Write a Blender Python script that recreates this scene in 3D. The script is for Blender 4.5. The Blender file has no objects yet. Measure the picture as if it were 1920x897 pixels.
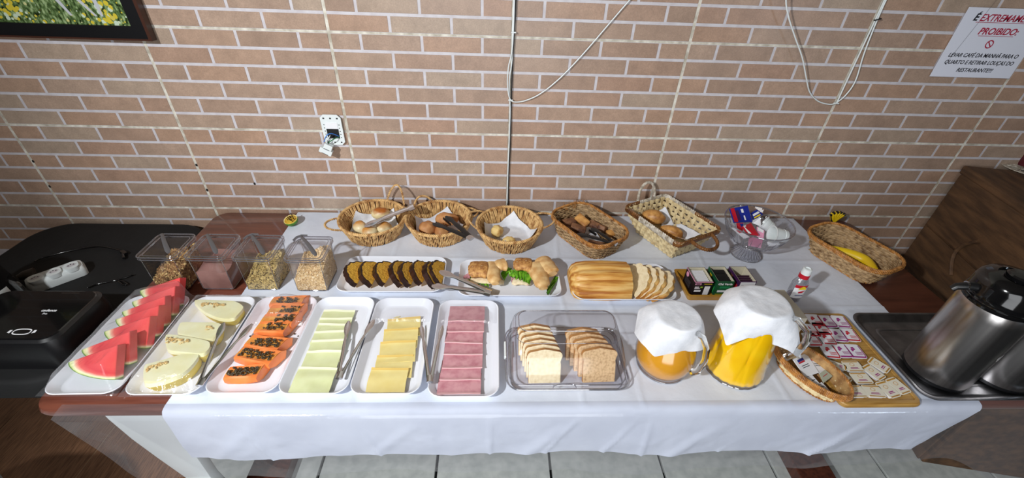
import bpy, bmesh, math, random
from mathutils import Vector, Matrix, Euler, noise
random.seed(7)
PI = math.pi
R = math.radians
sc = bpy.context.scene
col = sc.collection
T = 0.75                       # table top height

# ---------------------------------------------------------------- camera, light, exposure
F_PX = 820.0
CAM = Vector((-0.0601, -1.5698, 1.7436))
cd = bpy.data.cameras.new('camera'); cam = bpy.data.objects.new('camera', cd); col.objects.link(cam)
cd.sensor_fit = 'HORIZONTAL'; cd.sensor_width = 36.0; cd.lens = 36.0 * F_PX / 1920.0
cd.clip_start = 0.02; cd.clip_end = 50
cam.location = CAM
cam.rotation_euler = (R(54.4043), R(-1.9771), R(-1.7578))
sc.camera = cam

w = bpy.data.worlds.new('world'); sc.world = w; w.use_nodes = True
w.node_tree.nodes['Background'].inputs[0].default_value = (0.75, 0.85, 1.0, 1)
w.node_tree.nodes['Background'].inputs[1].default_value = 0.3

def lamp(name, kind, loc, energy, color, size=0.1, target=None, size_y=None, spread=None):
    d = bpy.data.lights.new(name, kind); o = bpy.data.objects.new(name, d); col.objects.link(o)
    o.location = loc; d.energy = energy; d.color = color
    if kind == 'AREA':
        d.shape = 'RECTANGLE'; d.size = size; d.size_y = size_y or size
    else:
        d.shadow_soft_size = size
    if target is not None:
        o.rotation_euler = (Vector(target) - Vector(loc)).to_track_quat('-Z', 'Y').to_euler()
    return o
main = lamp('ceiling_spot_light', 'SPOT', (-1.42, -2.1, 2.42), 188, (0.96, 0.985, 1.0), 0.05, (0.1, -0.35, 0.92))
main.data.spot_size = R(104); main.data.spot_blend = 1.0
lamp('side_lamp_light', 'AREA', (2.1, -2.2, 1.35), 2.6, (0.72, 0.86, 1.0), 0.25, (0.4, 0, 1.2))
lamp('room_fill_light', 'AREA', (-0.1, -2.75, 1.3), 25, (0.94, 0.97, 1.0), 1.6, (-0.1, -0.6, 0.6))

sc.view_settings.view_transform = 'Standard'
sc.view_settings.look = 'None'
sc.view_settings.gamma = 1.0
sc.view_settings.use_curve_mapping = False
sc.view_settings.exposure = 0.34
sc.cycles.transparent_max_bounces = 32

_M = cam.rotation_euler.to_matrix()
def ray(u, v):
    return _M @ Vector(((u - 960) / F_PX, -(v - 448.5) / F_PX, -1.0))
def at(u, v, z=T):             # point of the horizontal plane z seen at a pixel of the photograph
    d = ray(u, v); return CAM + d * ((z - CAM.z) / d.z)
def aty(u, v, y=0.0):          # point of the upright plane y
    d = ray(u, v); return CAM + d * ((y - CAM.y) / d.y)

# ---------------------------------------------------------------- materials
def nt(name):
    m = bpy.data.materials.new(name); m.use_nodes = True
    n = m.node_tree; b = n.nodes['Principled BSDF']
    return m, n, b
def srgb(*c):
    return tuple(((x / 255) / 12.92 if x / 255 <= 0.04045 else ((x / 255 + 0.055) / 1.055) ** 2.4) for x in c) + (1,)
def inp(b, **k):
    names = dict(rough='Roughness', metal='Metallic', coat='Coat Weight', coatr='Coat Roughness', spec='Specular IOR Level',
                 trans='Transmission Weight', ior='IOR', alpha='Alpha', sss='Subsurface Weight', sheen='Sheen Weight', aniso='Anisotropic')
    for a, v in k.items():
        b.inputs[names[a]].default_value = v
def PM(name, c1, c2=None, scale=30, detail=4, bump=0, bscale=None, bdist=0.001, vary=0, stretch=None, ramp=(0.35, 0.65), c3=None, **k):
    m, n, b = nt(name); L = n.links
    inp(b, **k)
    tc = n.nodes.new('ShaderNodeTexCoord'); mp = n.nodes.new('ShaderNodeMapping')
    L.new(tc.outputs['Object'], mp.inputs[0])
    if stretch: mp.inputs['Scale'].default_value = stretch
    b.inputs['Base Color'].default_value = c1
    src = None
    if c2 is not None:
        no = n.nodes.new('ShaderNodeTexNoise'); no.inputs['Scale'].default_value = scale; no.inputs['Detail'].default_value = detail
        L.new(mp.outputs[0], no.inputs['Vector'])
        if vary:
            oi = n.nodes.new('ShaderNodeObjectInfo'); ad = n.nodes.new('ShaderNodeVectorMath'); ad.operation = 'ADD'
            sc_ = n.nodes.new('ShaderNodeVectorMath'); sc_.operation = 'SCALE'; sc_.inputs[0].default_value = (31, 17, 9)
            L.new(oi.outputs['Random'], sc_.inputs['Scale']); L.new(mp.outputs[0], ad.inputs[0]); L.new(sc_.outputs[0], ad.inputs[1])
            L.new(ad.outputs[0], no.inputs['Vector'])
        cr = n.nodes.new('ShaderNodeValToRGB'); e = cr.color_ramp.elements
        e[0].position = ramp[0]; e[0].color = c1; e[1].position = ramp[1]; e[1].color = c2
        if c3 is not None:
            x = cr.color_ramp.elements.new(min(0.99, ramp[1] + 0.12)); x.color = c3
        L.new(no.outputs['Fac'], cr.inputs[0]); src = cr.outputs[0]
    if vary:
        oi = n.nodes.new('ShaderNodeObjectInfo'); hs = n.nodes.new('ShaderNodeHueSaturation')
        mr = n.nodes.new('ShaderNodeMapRange'); mr.inputs['To Min'].default_value = 1 - vary; mr.inputs['To Max'].default_value = 1 + vary
        L.new(oi.outputs['Random'], mr.inputs[0]); L.new(mr.outputs[0], hs.inputs['Value'])
        if src: L.new(src, hs.inputs['Color'])
        else: hs.inputs['Color'].default_value = c1
        src = hs.outputs[0]
    if src: L.new(src, b.inputs['Base Color'])
    if bump:
        nb = n.nodes.new('ShaderNodeTexNoise'); nb.inputs['Scale'].default_value = bscale or scale; nb.inputs['Detail'].default_value = 5
        L.new(mp.outputs[0], nb.inputs['Vector'])
        bp = n.nodes.new('ShaderNodeBump'); bp.inputs['Strength'].default_value = bump; bp.inputs['Distance'].default_value = bdist
        L.new(nb.outputs['Fac'], bp.inputs['Height']); L.new(bp.outputs[0], b.inputs['Normal'])
    return m
def clear(name, tint=(0.9, 0.9, 0.92, 1), gloss=0.08, rough=0.05, haze=0.0, hazecol=(0.9, 0.9, 0.95, 1), bump=0, bscale=60, ior=1.45):
    """thin clear plastic: light passes straight through, with a fresnel sheen"""
    m, n, b = nt(name); L = n.links; n.nodes.remove(b); out = n.nodes['Material Output']
    tr = n.nodes.new('ShaderNodeBsdfTransparent'); tr.inputs[0].default_value = tint
    gl = n.nodes.new('ShaderNodeBsdfGlossy'); gl.inputs['Roughness'].default_value = rough
    fr = n.nodes.new('ShaderNodeFresnel'); ge = n.nodes.new('ShaderNodeNewGeometry'); mi_ = n.nodes.new('ShaderNodeMapRange'); mi_.inputs['To Min'].default_value = ior; mi_.inputs['To Max'].default_value = 1 / ior; L.new(ge.outputs['Backfacing'], mi_.inputs[0]); L.new(mi_.outputs[0], fr.inputs[0])
    ad = n.nodes.new('ShaderNodeMath'); ad.operation = 'MULTIPLY_ADD'; ad.inputs[1].default_value = 1.0; ad.inputs[2].default_value = gloss; ad.use_clamp = True
    L.new(fr.outputs[0], ad.inputs[0])
    mx = n.nodes.new('ShaderNodeMixShader'); L.new(ad.outputs[0], mx.inputs[0]); L.new(tr.outputs[0], mx.inputs[1]); L.new(gl.outputs[0], mx.inputs[2])
    last = mx
    if haze:
        df = n.nodes.new('ShaderNodeBsdfDiffuse'); df.inputs[0].default_value = hazecol
        m2 = n.nodes.new('ShaderNodeMixShader'); m2.inputs[0].default_value = haze
        L.new(mx.outputs[0], m2.inputs[1]); L.new(df.outputs[0], m2.inputs[2]); last = m2
    L.new(last.outputs[0], out.inputs['Surface'])
    if bump:
        tc = n.nodes.new('ShaderNodeTexCoord')
        nb = n.nodes.new('ShaderNodeTexNoise'); nb.inputs['Scale'].default_value = bscale; nb.inputs['Detail'].default_value = 6; nb.inputs['Distortion'].default_value = 1.2
        L.new(tc.outputs['Object'], nb.inputs['Vector'])
        bp = n.nodes.new('ShaderNodeBump'); bp.inputs['Strength'].default_value = bump; bp.inputs['Distance'].default_value = 0.004
        L.new(nb.outputs['Fac'], bp.inputs['Height']); L.new(bp.outputs[0], gl.inputs['Normal']); L.new(bp.outputs[0], fr.inputs['Normal'])
    return m

M = {}
M['joint'] = PM('printed_joint', srgb(206, 202, 206), srgb(194, 188, 192), 40, rough=0.45)
M['grout'] = PM('cement_grout', srgb(226, 221, 208), srgb(172, 164, 148), 34, rough=0.8, detail=6)
def brick_mat():
    m, n, b = nt('brick_glaze'); L = n.links; inp(b, rough=0.34, spec=0.45)
    tc = n.nodes.new('ShaderNodeTexCoord'); oi = n.nodes.new('ShaderNodeObjectInfo')
    sc_ = n.nodes.new('ShaderNodeVectorMath'); sc_.operation = 'SCALE'; sc_.inputs[0].default_value = (31, 17, 9); L.new(oi.outputs['Random'], sc_.inputs['Scale'])
    ad = n.nodes.new('ShaderNodeVectorMath'); ad.operation = 'ADD'; L.new(tc.outputs['Object'], ad.inputs[0]); L.new(sc_.outputs[0], ad.inputs[1])
    base = n.nodes.new('ShaderNodeValToRGB'); e = base.color_ramp.elements
    e[0].position = 0; e[0].color = srgb(174, 142, 120); e[1].position = 1; e[1].color = srgb(174, 153, 135)
    for p, c in ((0.25, (174, 149, 131)), (0.5, (165, 139, 121)), (0.72, (172, 140, 120)), (0.86, (172, 150, 132))):
        x = base.color_ramp.elements.new(p); x.color = srgb(*c)
    L.new(oi.outputs['Random'], base.inputs[0])
    n1 = n.nodes.new('ShaderNodeTexNoise'); n1.inputs['Scale'].default_value = 14; n1.inputs['Detail'].default_value = 8; n1.inputs['Roughness'].default_value = 0.75
    L.new(ad.outputs[0], n1.inputs['Vector'])
    r1 = n.nodes.new('ShaderNodeMapRange'); r1.inputs['From Min'].default_value = 0.3; r1.inputs['From Max'].default_value = 0.7; r1.inputs['To Min'].default_value = 0.80; r1.inputs['To Max'].default_value = 1.14
    L.new(n1.outputs['Fac'], r1.inputs[0])
    n2 = n.nodes.new('ShaderNodeTexNoise'); n2.inputs['Scale'].default_value = 260; n2.inputs['Detail'].default_value = 3
    L.new(ad.outputs[0], n2.inputs['Vector'])
    r2 = n.nodes.new('ShaderNodeMapRange'); r2.inputs['From Min'].default_value = 0.3; r2.inputs['From Max'].default_value = 0.7; r2.inputs['To Min'].default_value = 0.88; r2.inputs['To Max'].default_value = 1.08
    L.new(n2.outputs['Fac'], r2.inputs[0])
    mu = n.nodes.new('ShaderNodeMath'); mu.operation = 'MULTIPLY'; L.new(r1.outputs[0], mu.inputs[0]); L.new(r2.outputs[0], mu.inputs[1])
    hs = n.nodes.new('ShaderNodeHueSaturation'); L.new(base.outputs[0], hs.inputs['Color']); L.new(mu.outputs[0], hs.inputs['Value'])
    L.new(hs.outputs[0], b.inputs['Base Color'])
    bp = n.nodes.new('ShaderNodeBump'); bp.inputs['Strength'].default_value = 0.25; bp.inputs['Distance'].default_value = 0.001
    L.new(n2.outputs['Fac'], bp.inputs['Height']); L.new(bp.outputs[0], b.inputs['Normal'])
    return m
M['brick'] = brick_mat()
M['floor_tile'] = PM('grey_floor_tile', srgb(196, 200, 196), srgb(176, 181, 178), 30, rough=0.35, detail=8, vary=0.03)
M['floor_gap'] = PM('floor_gap', srgb(28, 30, 32), rough=0.8)
M['floor_wood'] = PM('brown_floor_board', srgb(172, 126, 94), srgb(126, 90, 66), 6, detail=8, stretch=(40, 3, 3), rough=0.45, vary=0.08)
M['wood_gap'] = PM('floor_board_gap', srgb(190, 160, 128), rough=0.8)
M['plaster'] = PM('plain_plaster', srgb(140, 132, 122), rough=0.9)
M['table_wood'] = PM('varnished_table_wood', srgb(118, 66, 50), srgb(92, 48, 37), 5, detail=8, stretch=(1.2, 14, 14), rough=0.28, coat=0.4)
M['dark_wood'] = PM('dark_table_leg_wood', srgb(92, 50, 36), srgb(66, 34, 26), 8, detail=6, stretch=(10, 10, 1.5), rough=0.4)
M['chest_wood'] = PM('aged_chest_wood', srgb(104, 74, 48), srgb(72, 50, 32), 5, detail=9, stretch=(8, 1.6, 9), rough=0.6, bump=0.5, bscale=20, bdist=0.002)
M['cloth'] = PM('white_cotton', srgb(222, 228, 240), srgb(212, 218, 231), 9, rough=0.75, bump=0.55, bscale=11, bdist=0.007, sheen=0.1)
M['blackcloth'] = PM('black_cloth', srgb(15, 15, 16), srgb(8, 8, 9), 10, rough=0.8, bump=0.4, bscale=9, bdist=0.01)
M['light_plaster'] = PM('pale_plaster', srgb(214, 208, 198), rough=0.9)
M['black_gloss'] = PM('glossy_black_plastic', srgb(14, 14, 15), rough=0.12, coat=0.3)
M['black_sat'] = PM('satin_black_plastic', srgb(18, 18, 20), rough=0.35)
M['black'] = PM('matt_black', srgb(12, 12, 12), rough=0.7)
M['tray'] = PM('white_melamine', srgb(236, 238, 246), rough=0.16, coat=0.3)
M['white_plastic'] = PM('white_plastic', srgb(226, 232, 232), rough=0.3)
M['white'] = PM('white_print', srgb(235, 235, 238), rough=0.5)
M['grey_plastic'] = PM('grey_plastic', srgb(92, 90, 92), rough=0.35)
M['steel'] = PM('brushed_steel', srgb(212, 208, 206), srgb(186, 182, 180), 90, stretch=(1, 1, 0.01), rough=0.27, metal=1.0)
M['steel_dark'] = PM('worn_steel_tray', srgb(150, 150, 154), srgb(120, 120, 124), 20, rough=0.38, metal=1.0)
M['chrome'] = PM('polished_steel', srgb(205, 205, 208), rough=0.16, metal=1.0)
M['clear'] = clear('clear_acrylic', (0.97, 0.965, 0.975, 1), gloss=0.03, rough=0.13)
M['clear_edge'] = clear('clear_acrylic_edge', (0.62, 0.62, 0.67, 1), gloss=0.22, rough=0.04, haze=0.06)
M['film'] = clear('cling_film', (0.975, 0.975, 0.98, 1), gloss=0.03, rough=0.12, haze=0.04, bump=1.0, bscale=28, ior=1.3)
M['film_sheet'] = clear('table_plastic_sheet', (0.90, 0.90, 0.92, 1), gloss=0.03, rough=0.12, haze=0.07, hazecol=(0.7, 0.7, 0.74, 1), bump=0.6, bscale=9, ior=1.3)
M['glass'] = PM('jug_glass', (0.96, 0.97, 0.97, 1), rough=0.02, trans=1.0, ior=1.45)
M['bowlglass'] = clear('pressed_glass', (0.90, 0.90, 0.92, 1), gloss=0.12, rough=0.04)
M['juice_orange'] = PM('orange_brown_juice', srgb(222, 158, 44), srgb(210, 146, 36), 8, rough=0.12, sss=0.0, coat=0.5)
M['juice_yellow'] = PM('yellow_juice', srgb(250, 204, 20), srgb(244, 190, 8), 20, rough=0.12, coat=0.6)
M['paper'] = PM('paper_napkin', srgb(236, 237, 242), srgb(222, 224, 230), 40, rough=0.9, bump=0.5, bscale=180, bdist=0.0012)
M['wicker'] = PM('seagrass', srgb(222, 182, 122), srgb(160, 112, 62), 60, detail=5, rough=0.65, bump=0.6, bscale=200, ramp=(0.42, 0.66))
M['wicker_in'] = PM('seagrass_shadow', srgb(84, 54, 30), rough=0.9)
M['wicker_brown'] = PM('brown_cane', srgb(190, 132, 68), srgb(128, 80, 36), 60, rough=0.5, ramp=(0.4, 0.7))
M['wicker_grey'] = PM('weathered_rattan', srgb(186, 154, 112), srgb(112, 82, 50), 60, rough=0.6, ramp=(0.4, 0.7))
M['strip_cream'] = PM('cream_palm_strip', srgb(226, 206, 160), srgb(170, 140, 92), 50, rough=0.6, ramp=(0.45, 0.8))
M['raffia_white'] = PM('white_raffia', srgb(222, 214, 200), srgb(150, 138, 120), 70, rough=0.6)
M['bark_brown'] = PM('brown_bark_strip', srgb(142, 92, 42), srgb(86, 50, 20), 40, rough=0.45, coat=0.2)
M['bamboo'] = PM('bamboo_board', srgb(186, 144, 74), srgb(160, 118, 54), 9, stretch=(2, 30, 2), rough=0.45)
M['yellow_tray'] = PM('mustard_tray', srgb(190, 140, 50), srgb(164, 116, 36), 12, rough=0.45)
M['cheese_pale'] = PM('pale_cheese', srgb(224, 226, 178), srgb(216, 218, 164), 30, rough=0.35, sss=0.05)
M['cheese_yellow'] = PM('yellow_cheese', srgb(240, 220, 150), srgb(232, 208, 132), 20, rough=0.35, sss=0.05)
M['ham'] = PM('pink_ham', srgb(212, 156, 162), srgb(186, 118, 130), 45, detail=6, rough=0.35, ramp=(0.42, 0.72), vary=0.03)
M['ham_edge'] = PM('ham_rim', srgb(228, 180, 182), rough=0.4)
M['papaya'] = PM('papaya_flesh', srgb(246, 146, 82), srgb(238, 128, 64), 24, rough=0.3, sss=0.05)
M['papaya_skin'] = PM('papaya_skin', srgb(206, 150, 60), srgb(150, 128, 50), 14, rough=0.45)
M['papaya_hollow'] = PM('papaya_hollow', srgb(240, 170, 80), srgb(210, 120, 50), 60, rough=0.35)
M['seed_black'] = PM('papaya_seed', srgb(44, 36, 26), srgb(84, 66, 38), 200, rough=0.25, coat=0.4)
M['melon'] = PM('melon_flesh', srgb(240, 238, 200), srgb(232, 226, 172), 16, rough=0.3, sss=0.05)
M['melon_skin'] = PM('melon_skin', srgb(236, 206, 70), srgb(214, 190, 80), 12, rough=0.45)
M['melon_seed'] = PM('melon_seed', srgb(232, 206, 140), srgb(206, 168, 98), 90, rough=0.4)
M['cake'] = PM('carrot_cake_crumb', srgb(228, 176, 62), srgb(186, 134, 38), 130, detail=6, rough=0.85, bump=1.0, bscale=160, bdist=0.003, ramp=(0.42, 0.7))
M['choc'] = PM('chocolate_glaze', srgb(52, 26, 18), srgb(30, 14, 10), 60, rough=0.35, bump=0.6, bscale=90, bdist=0.002)
M['crumb_white'] = PM('white_bread_crumb', srgb(244, 228, 192), srgb(226, 204, 160), 110, detail=5, rough=0.9, bump=0.6, bscale=220, ramp=(0.4, 0.75))
M['crumb_brown'] = PM('wholemeal_crumb', srgb(218, 184, 140), srgb(176, 138, 96), 150, detail=6, rough=0.9, bump=0.8, bscale=220, ramp=(0.45, 0.72))
M['crust'] = PM('bread_crust', srgb(206, 150, 88), srgb(176, 116, 60), 30, rough=0.55)
M['lettuce'] = PM('lettuce', srgb(126, 184, 44), srgb(70, 136, 24), 60, rough=0.45, c3=srgb(190, 220, 130))
M['croissant'] = PM('croissant_crust', srgb(234, 198, 140), srgb(206, 154, 92), 40, rough=0.4, bump=0.4, bscale=60, coat=0.15)
M['sesame'] = PM('sesame_crust', srgb(214, 160, 92), srgb(150, 92, 40), 90, detail=4, rough=0.6, bump=0.8, bscale=180, bdist=0.002, c3=srgb(240, 214, 160))
M['banana'] = PM('banana_skin', srgb(244, 206, 26), srgb(230, 188, 20), 8, rough=0.4)
M['banana_tip'] = PM('banana_tip', srgb(90, 66, 24), rough=0.7)
M['red'] = PM('red_print', srgb(190, 26, 44), rough=0.4)
M['blue'] = PM('blue_print', srgb(30, 44, 140), rough=0.35)
M['purple'] = PM('purple_print', srgb(150, 40, 120), rough=0.4)
M['pink'] = PM('pink_print', srgb(232, 160, 190), rough=0.5)
M['dkgreen'] = PM('green_carton', srgb(20, 74, 44), srgb(26, 92, 54), 20, rough=0.4)
M['darkprint'] = PM('dark_carton', srgb(26, 22, 26), rough=0.4)
M['violet'] = PM('violet_carton', srgb(66, 30, 76), rough=0.4)
M['carton_in'] = PM('raw_card', srgb(214, 206, 182), srgb(200, 192, 168), 30, rough=0.85)
M['yellow'] = PM('yellow_print', srgb(240, 206, 30), rough=0.45)
M['paperwhite'] = PM('notice_paper', srgb(222, 224, 236), rough=0.8)
M['ink'] = PM('black_ink', srgb(24, 22, 30), rough=0.7)
M['redink'] = PM('red_ink', srgb(170, 30, 60), rough=0.7)
M['card'] = PM('beige_card', srgb(200, 192, 176), srgb(188, 180, 164), 12, rough=0.85)

# ---------------------------------------------------------------- mesh helpers
class MB:
    def __init__(s): s.v = []; s.f = []; s.m = []; s.uv = None
    def add(s, vs, fs, mi=0, mat=None):
        o = len(s.v)
        if mat is not None: vs = [mat @ Vector(v) for v in vs]
        s.v += [tuple(v) for v in vs]
        for k, f in enumerate(fs):
            s.f.append([i + o for i in f]); s.m.append(mi if isinstance(mi, int) else mi[k])
        return s
    def box(s, c, d, rot=None, mi=0, mat=None):
        x, y, z = d[0] / 2, d[1] / 2, d[2] / 2
        vs = [Vector((a * x, b * y, e * z)) for e in (-1, 1) for b in (-1, 1) for a in (-1, 1)]
        if rot is not None:
            r = Euler(rot).to_matrix() if not isinstance(rot, Matrix) else rot
            vs = [r @ v for v in vs]
        vs = [v + Vector(c) for v in vs]
        return s.add(vs, [(0, 2, 3, 1), (4, 5, 7, 6), (0, 1, 5, 4), (2, 6, 7, 3), (0, 4, 6, 2), (1, 3, 7, 5)], mi, mat)
    def loft(s, rings, cap0=True, cap1=True, closed=True, mi=0, mat=None, mis=None):
        n = len(rings[0]); vs = [p for r in rings for p in r]; fs = []; ms = []
        for i in range(len(rings) - 1):
            for j in range(n if closed else n - 1):
                k = (j + 1) % n
                fs.append((i * n + j, i * n + k, (i + 1) * n + k, (i + 1) * n + j)); ms.append(mis[i] if mis else mi)
        if cap0: fs.append(tuple(reversed(range(n)))); ms.append(mis[0] if mis else mi)
        if cap1: fs.append(tuple((len(rings) - 1) * n + j for j in range(n))); ms.append(mis[-1] if mis else mi)
        return s.add(vs, fs, ms, mat)
    def tube(s, path, r, n=6, closed=False, mi=0, mat=None, flat=None, up=None):
        P = [Vector(p) for p in path]; N = len(P); rings = []
        ref = Vector(up) if up is not None else None; prev = None
        for i in range(N):
            if closed: t = P[(i + 1) % N] - P[i - 1]
            else: t = P[min(i + 1, N - 1)] - P[max(i - 1, 0)]
            if t.length < 1e-9: t = Vector((0, 0, 1))
            t.normalize()
            if ref is not None:
                a = ref - t * ref.dot(t)
                if a.length < 1e-5: a = t.orthogonal()
            else:
                a = (prev - t * prev.dot(t)) if prev is not None else t.orthogonal()
                if a.length < 1e-5: a = t.orthogonal()
            a.normalize(); prev = a; b = t.cross(a)
            rr_ = r[i] if isinstance(r, (list, tuple)) else r
            if flat is None: ra = rb = rr_
            elif isinstance(flat, (list, tuple)) and isinstance(flat[0], (list, tuple)): ra, rb = flat[i]
            else: ra, rb = flat
            rings.append([P[i] + a * (ra * math.cos(2 * PI * k / n)) + b * (rb * math.sin(2 * PI * k / n)) for k in range(n)])
        if closed: rings.append(rings[0]); return s.loft(rings, False, False, True, mi, mat)
        return s.loft(rings, True, True, True, mi, mat)
    def lathe(s, prof, n=32, c=(0, 0, 0), mi=0, cap0=True, cap1=True, rad=None, mis=None, mat=None):
        rings = []
        for (r, z) in prof:
            rings.append([(c[0] + r * (rad(2 * PI * k / n, z) if rad else 1) * math.cos(2 * PI * k / n), c[1] + r * (rad(2 * PI * k / n, z) if rad else 1) * math.sin(2 * PI * k / n), c[2] + z) for k in range(n)])
        return s.loft(rings, cap0, cap1, True, mi, mat, mis)
    def grid(s, fn, nu, nv, mi=0, thick=None):
        vs = [fn(i / nu, j / nv) for j in range(nv + 1) for i in range(nu + 1)]
        fs = [(j * (nu + 1) + i, j * (nu + 1) + i + 1, (j + 1) * (nu + 1) + i + 1, (j + 1) * (nu + 1) + i) for j in range(nv) for i in range(nu)]
        return s.add(vs, fs, mi)
    def prism(s, poly, z0, z1, mi=0, mat=None):
        return s.loft([[(x, y, z0) for x, y in poly], [(x, y, z1) for x, y in poly]], mi=mi, mat=mat)
    def blob(s, c, rad, n=10, m=7, rot=None, nz=0, seed=0, mi=0, mat=None):
        rr_ = Euler(rot).to_matrix() if rot is not None else None; vs = []; fs = []
        def pt(th, ph):
            d = Vector((math.sin(th) * math.cos(ph), math.sin(th) * math.sin(ph), math.cos(th)))
            k = 1 + (nz * noise.noise(d * 2.1 + Vector((seed, seed * .7, 0))) if nz else 0)
            v = Vector((d.x * rad[0], d.y * rad[1], d.z * rad[2])) * k
            if rr_: v = rr_ @ v
            return v + Vector(c)
        vs.append(pt(0, 0))
        for i in range(1, m):
            for k in range(n): vs.append(pt(PI * i / m, 2 * PI * k / n))
        vs.append(pt(PI, 0))
        for k in range(n): fs.append((0, 1 + k, 1 + (k + 1) % n))
        for i in range(m - 2):
            for k in range(n):
                a = 1 + i * n + k; b = 1 + i * n + (k + 1) % n
                fs.append((a, a + n, b + n, b))
        e = len(vs) - 1
        for k in range(n): fs.append((e, 1 + (m - 2) * n + (k + 1) % n, 1 + (m - 2) * n + k))
        return s.add(vs, fs, mi, mat)

def mesh_of(name, mb, mats, smooth=False, bevel=0, bseg=2, solid=0, subs=0, angle=None):
    me = bpy.data.meshes.new(name)
    me.from_pydata([tuple(v) for v in mb.v], [], mb.f)
    for m in (mats if isinstance(mats, (list, tuple)) else [mats]):
        me.materials.append(M[m] if isinstance(m, str) else m)
    for p, i in zip(me.polygons, mb.m): p.material_index = i
    bm = bmesh.new(); bm.from_mesh(me)
    bmesh.ops.recalc_face_normals(bm, faces=bm.faces)
    if bevel:
        es = [e for e in bm.edges if len(e.link_faces) == 2 and e.calc_face_angle(0) > 0.5]
        bmesh.ops.bevel(bm, geom=es, offset=bevel, segments=bseg, affect='EDGES', profile=0.5, clamp_overlap=True)
    if solid:
        bmesh.ops.solidify(bm, geom=list(bm.faces), thickness=solid)
    bm.to_mesh(me); bm.free()
    if smooth:
        for p in me.polygons: p.use_smooth = True
        if angle is not None:
            try: me.set_sharp_from_angle(angle=angle)
            except Exception: pass
    return me
def obj(name, mb, mats, parent=None, loc=(0, 0, 0), rot=(0, 0, 0), smooth=False, bevel=0, bseg=2, solid=0, kind=None, label=None, subs=0, angle=0.7):
    me = mesh_of(name, mb, mats, smooth, bevel, bseg, solid, subs, angle)
    o = bpy.data.objects.new(name, me); col.objects.link(o)
    if parent is not None: o.parent = parent
    o.location = loc; o.rotation_euler = rot
    if kind: o['kind'] = kind
    if label: o['label'] = label
    if subs:
        s_ = o.modifiers.new('subdivision', 'SUBSURF'); s_.levels = subs; s_.render_levels = subs
    return o
def thing(name, label, cat, loc=(0, 0, 0), rz=0, group=None, rot=None):
    o = bpy.data.objects.new(name, None); col.objects.link(o); o.empty_display_size = 0.02
    o.location = loc; o.rotation_euler = rot if rot is not None else (0, 0, rz)
    o['label'] = label; o['category'] = cat
    if group: o['group'] = group
    return o
def tag(o, label, cat, group=None, kind=None):
    o['label'] = label; o['category'] = cat
    if group: o['group'] = group
    if kind: o['kind'] = kind
    return o
def struct(name, mb, mats, parent=None, **k):
    o = obj(name, mb, mats, parent, **k); o['kind'] = 'structure'; return o
def text(body, size, loc, parent, mat, rot=(R(90), 0, 0), shear=0, align='CENTER', bold=0, ext=0.0002, name='lettering', sx=1):
    c = bpy.data.curves.new(name, 'FONT'); c.body = body; c.size = size; c.align_x = align; c.align_y = 'CENTER'
    c.shear = shear; c.offset = bold; c.extrude = ext; c.resolution_u = 3
    o = bpy.data.objects.new(name, c); col.objects.link(o); o.location = loc; o.rotation_euler = rot; o.scale = (sx, 1, 1)
    o.data.materials.append(M[mat])
    bpy.context.view_layer.update()
    me = bpy.data.meshes.new_from_object(o.evaluated_get(bpy.context.evaluated_depsgraph_get()))
    m_ = bpy.data.objects.new(name, me); col.objects.link(m_); m_.location = loc; m_.rotation_euler = rot; m_.scale = (sx, 1, 1); m_.parent = parent
    bpy.data.objects.remove(o); bpy.data.curves.remove(c)
    return m_
def rrect(w_, h_, r_, n=5, z=0.0, c=(0, 0)):
    pts = []
    for cx, cy, a0 in ((w_ / 2 - r_, h_ / 2 - r_, 0), (-w_ / 2 + r_, h_ / 2 - r_, 90), (-w_ / 2 + r_, -h_ / 2 + r_, 180), (w_ / 2 - r_, -h_ / 2 + r_, 270)):
        for k in range(n + 1):
            a = R(a0 + 90 * k / n); pts.append((c[0] + cx + r_ * math.cos(a), c[1] + cy + r_ * math.sin(a), z))
    return pts
def sm(x): x = max(0, min(1, x)); return x * x * (3 - 2 * x)

# ================================================================ the setting
TW, TH = 0.6, 0.3406
ZJ0 = T + 0.012 + 2 * TH
mb = MB(); mb.box((0, 0.0548, 1.4), (6.8, 0.11, 3.0))
wall = struct('wall_back', mb, 'grout')
mb = MB(); mb.box((0, -4.55, 1.4), (6.8, 0.1, 3.0)); struct('wall_front', mb, 'light_plaster')
mb = MB(); mb.box((-3.45, -2.2, 1.4), (0.1, 4.8, 3.0)); struct('wall_left', mb, 'plaster')
mb = MB(); mb.box((3.45, -2.2, 1.4), (0.1, 4.8, 3.0)); struct('wall_right', mb, 'plaster')
mb = MB(); mb.box((0, -2.2, 2.95), (6.8, 4.8, 0.1)); struct('ceiling', mb, 'plaster')
def slab_mesh(w_, h_, d_, ch, mats, name):
    m_ = MB()
    a = [(-w_ / 2, 0, -h_ / 2), (w_ / 2, 0, -h_ / 2), (w_ / 2, 0, h_ / 2), (-w_ / 2, 0, h_ / 2)]
    b = [(x * (1 - 2 * ch / w_), -d_, z * (1 - 2 * ch / h_)) for x, y, z in a]
    a1 = [(x, -d_ + ch, z) for x, y, z in a]
    m_.loft([a, a1, b]); return mesh_of(name, m_, mats)
tile_me = slab_mesh(TW - 0.0100, TH - 0.0075, 0.006, 0.0003, 'joint', 'tile')
RH = TH / 6; JW = 0.0095
full_me = slab_mesh(TW / 3 - JW, RH - JW, 0.0016, 0.0006, 'brick', 'brick')
half_me = slab_mesh(TW / 6 - JW / 2 - 0.0052, RH - JW, 0.0016, 0.0006, 'brick', 'half_brick')
end_me = slab_mesh(TW / 3 - JW / 2 - 0.0052, RH - JW, 0.0016, 0.0006, 'brick', 'end_brick')
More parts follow.
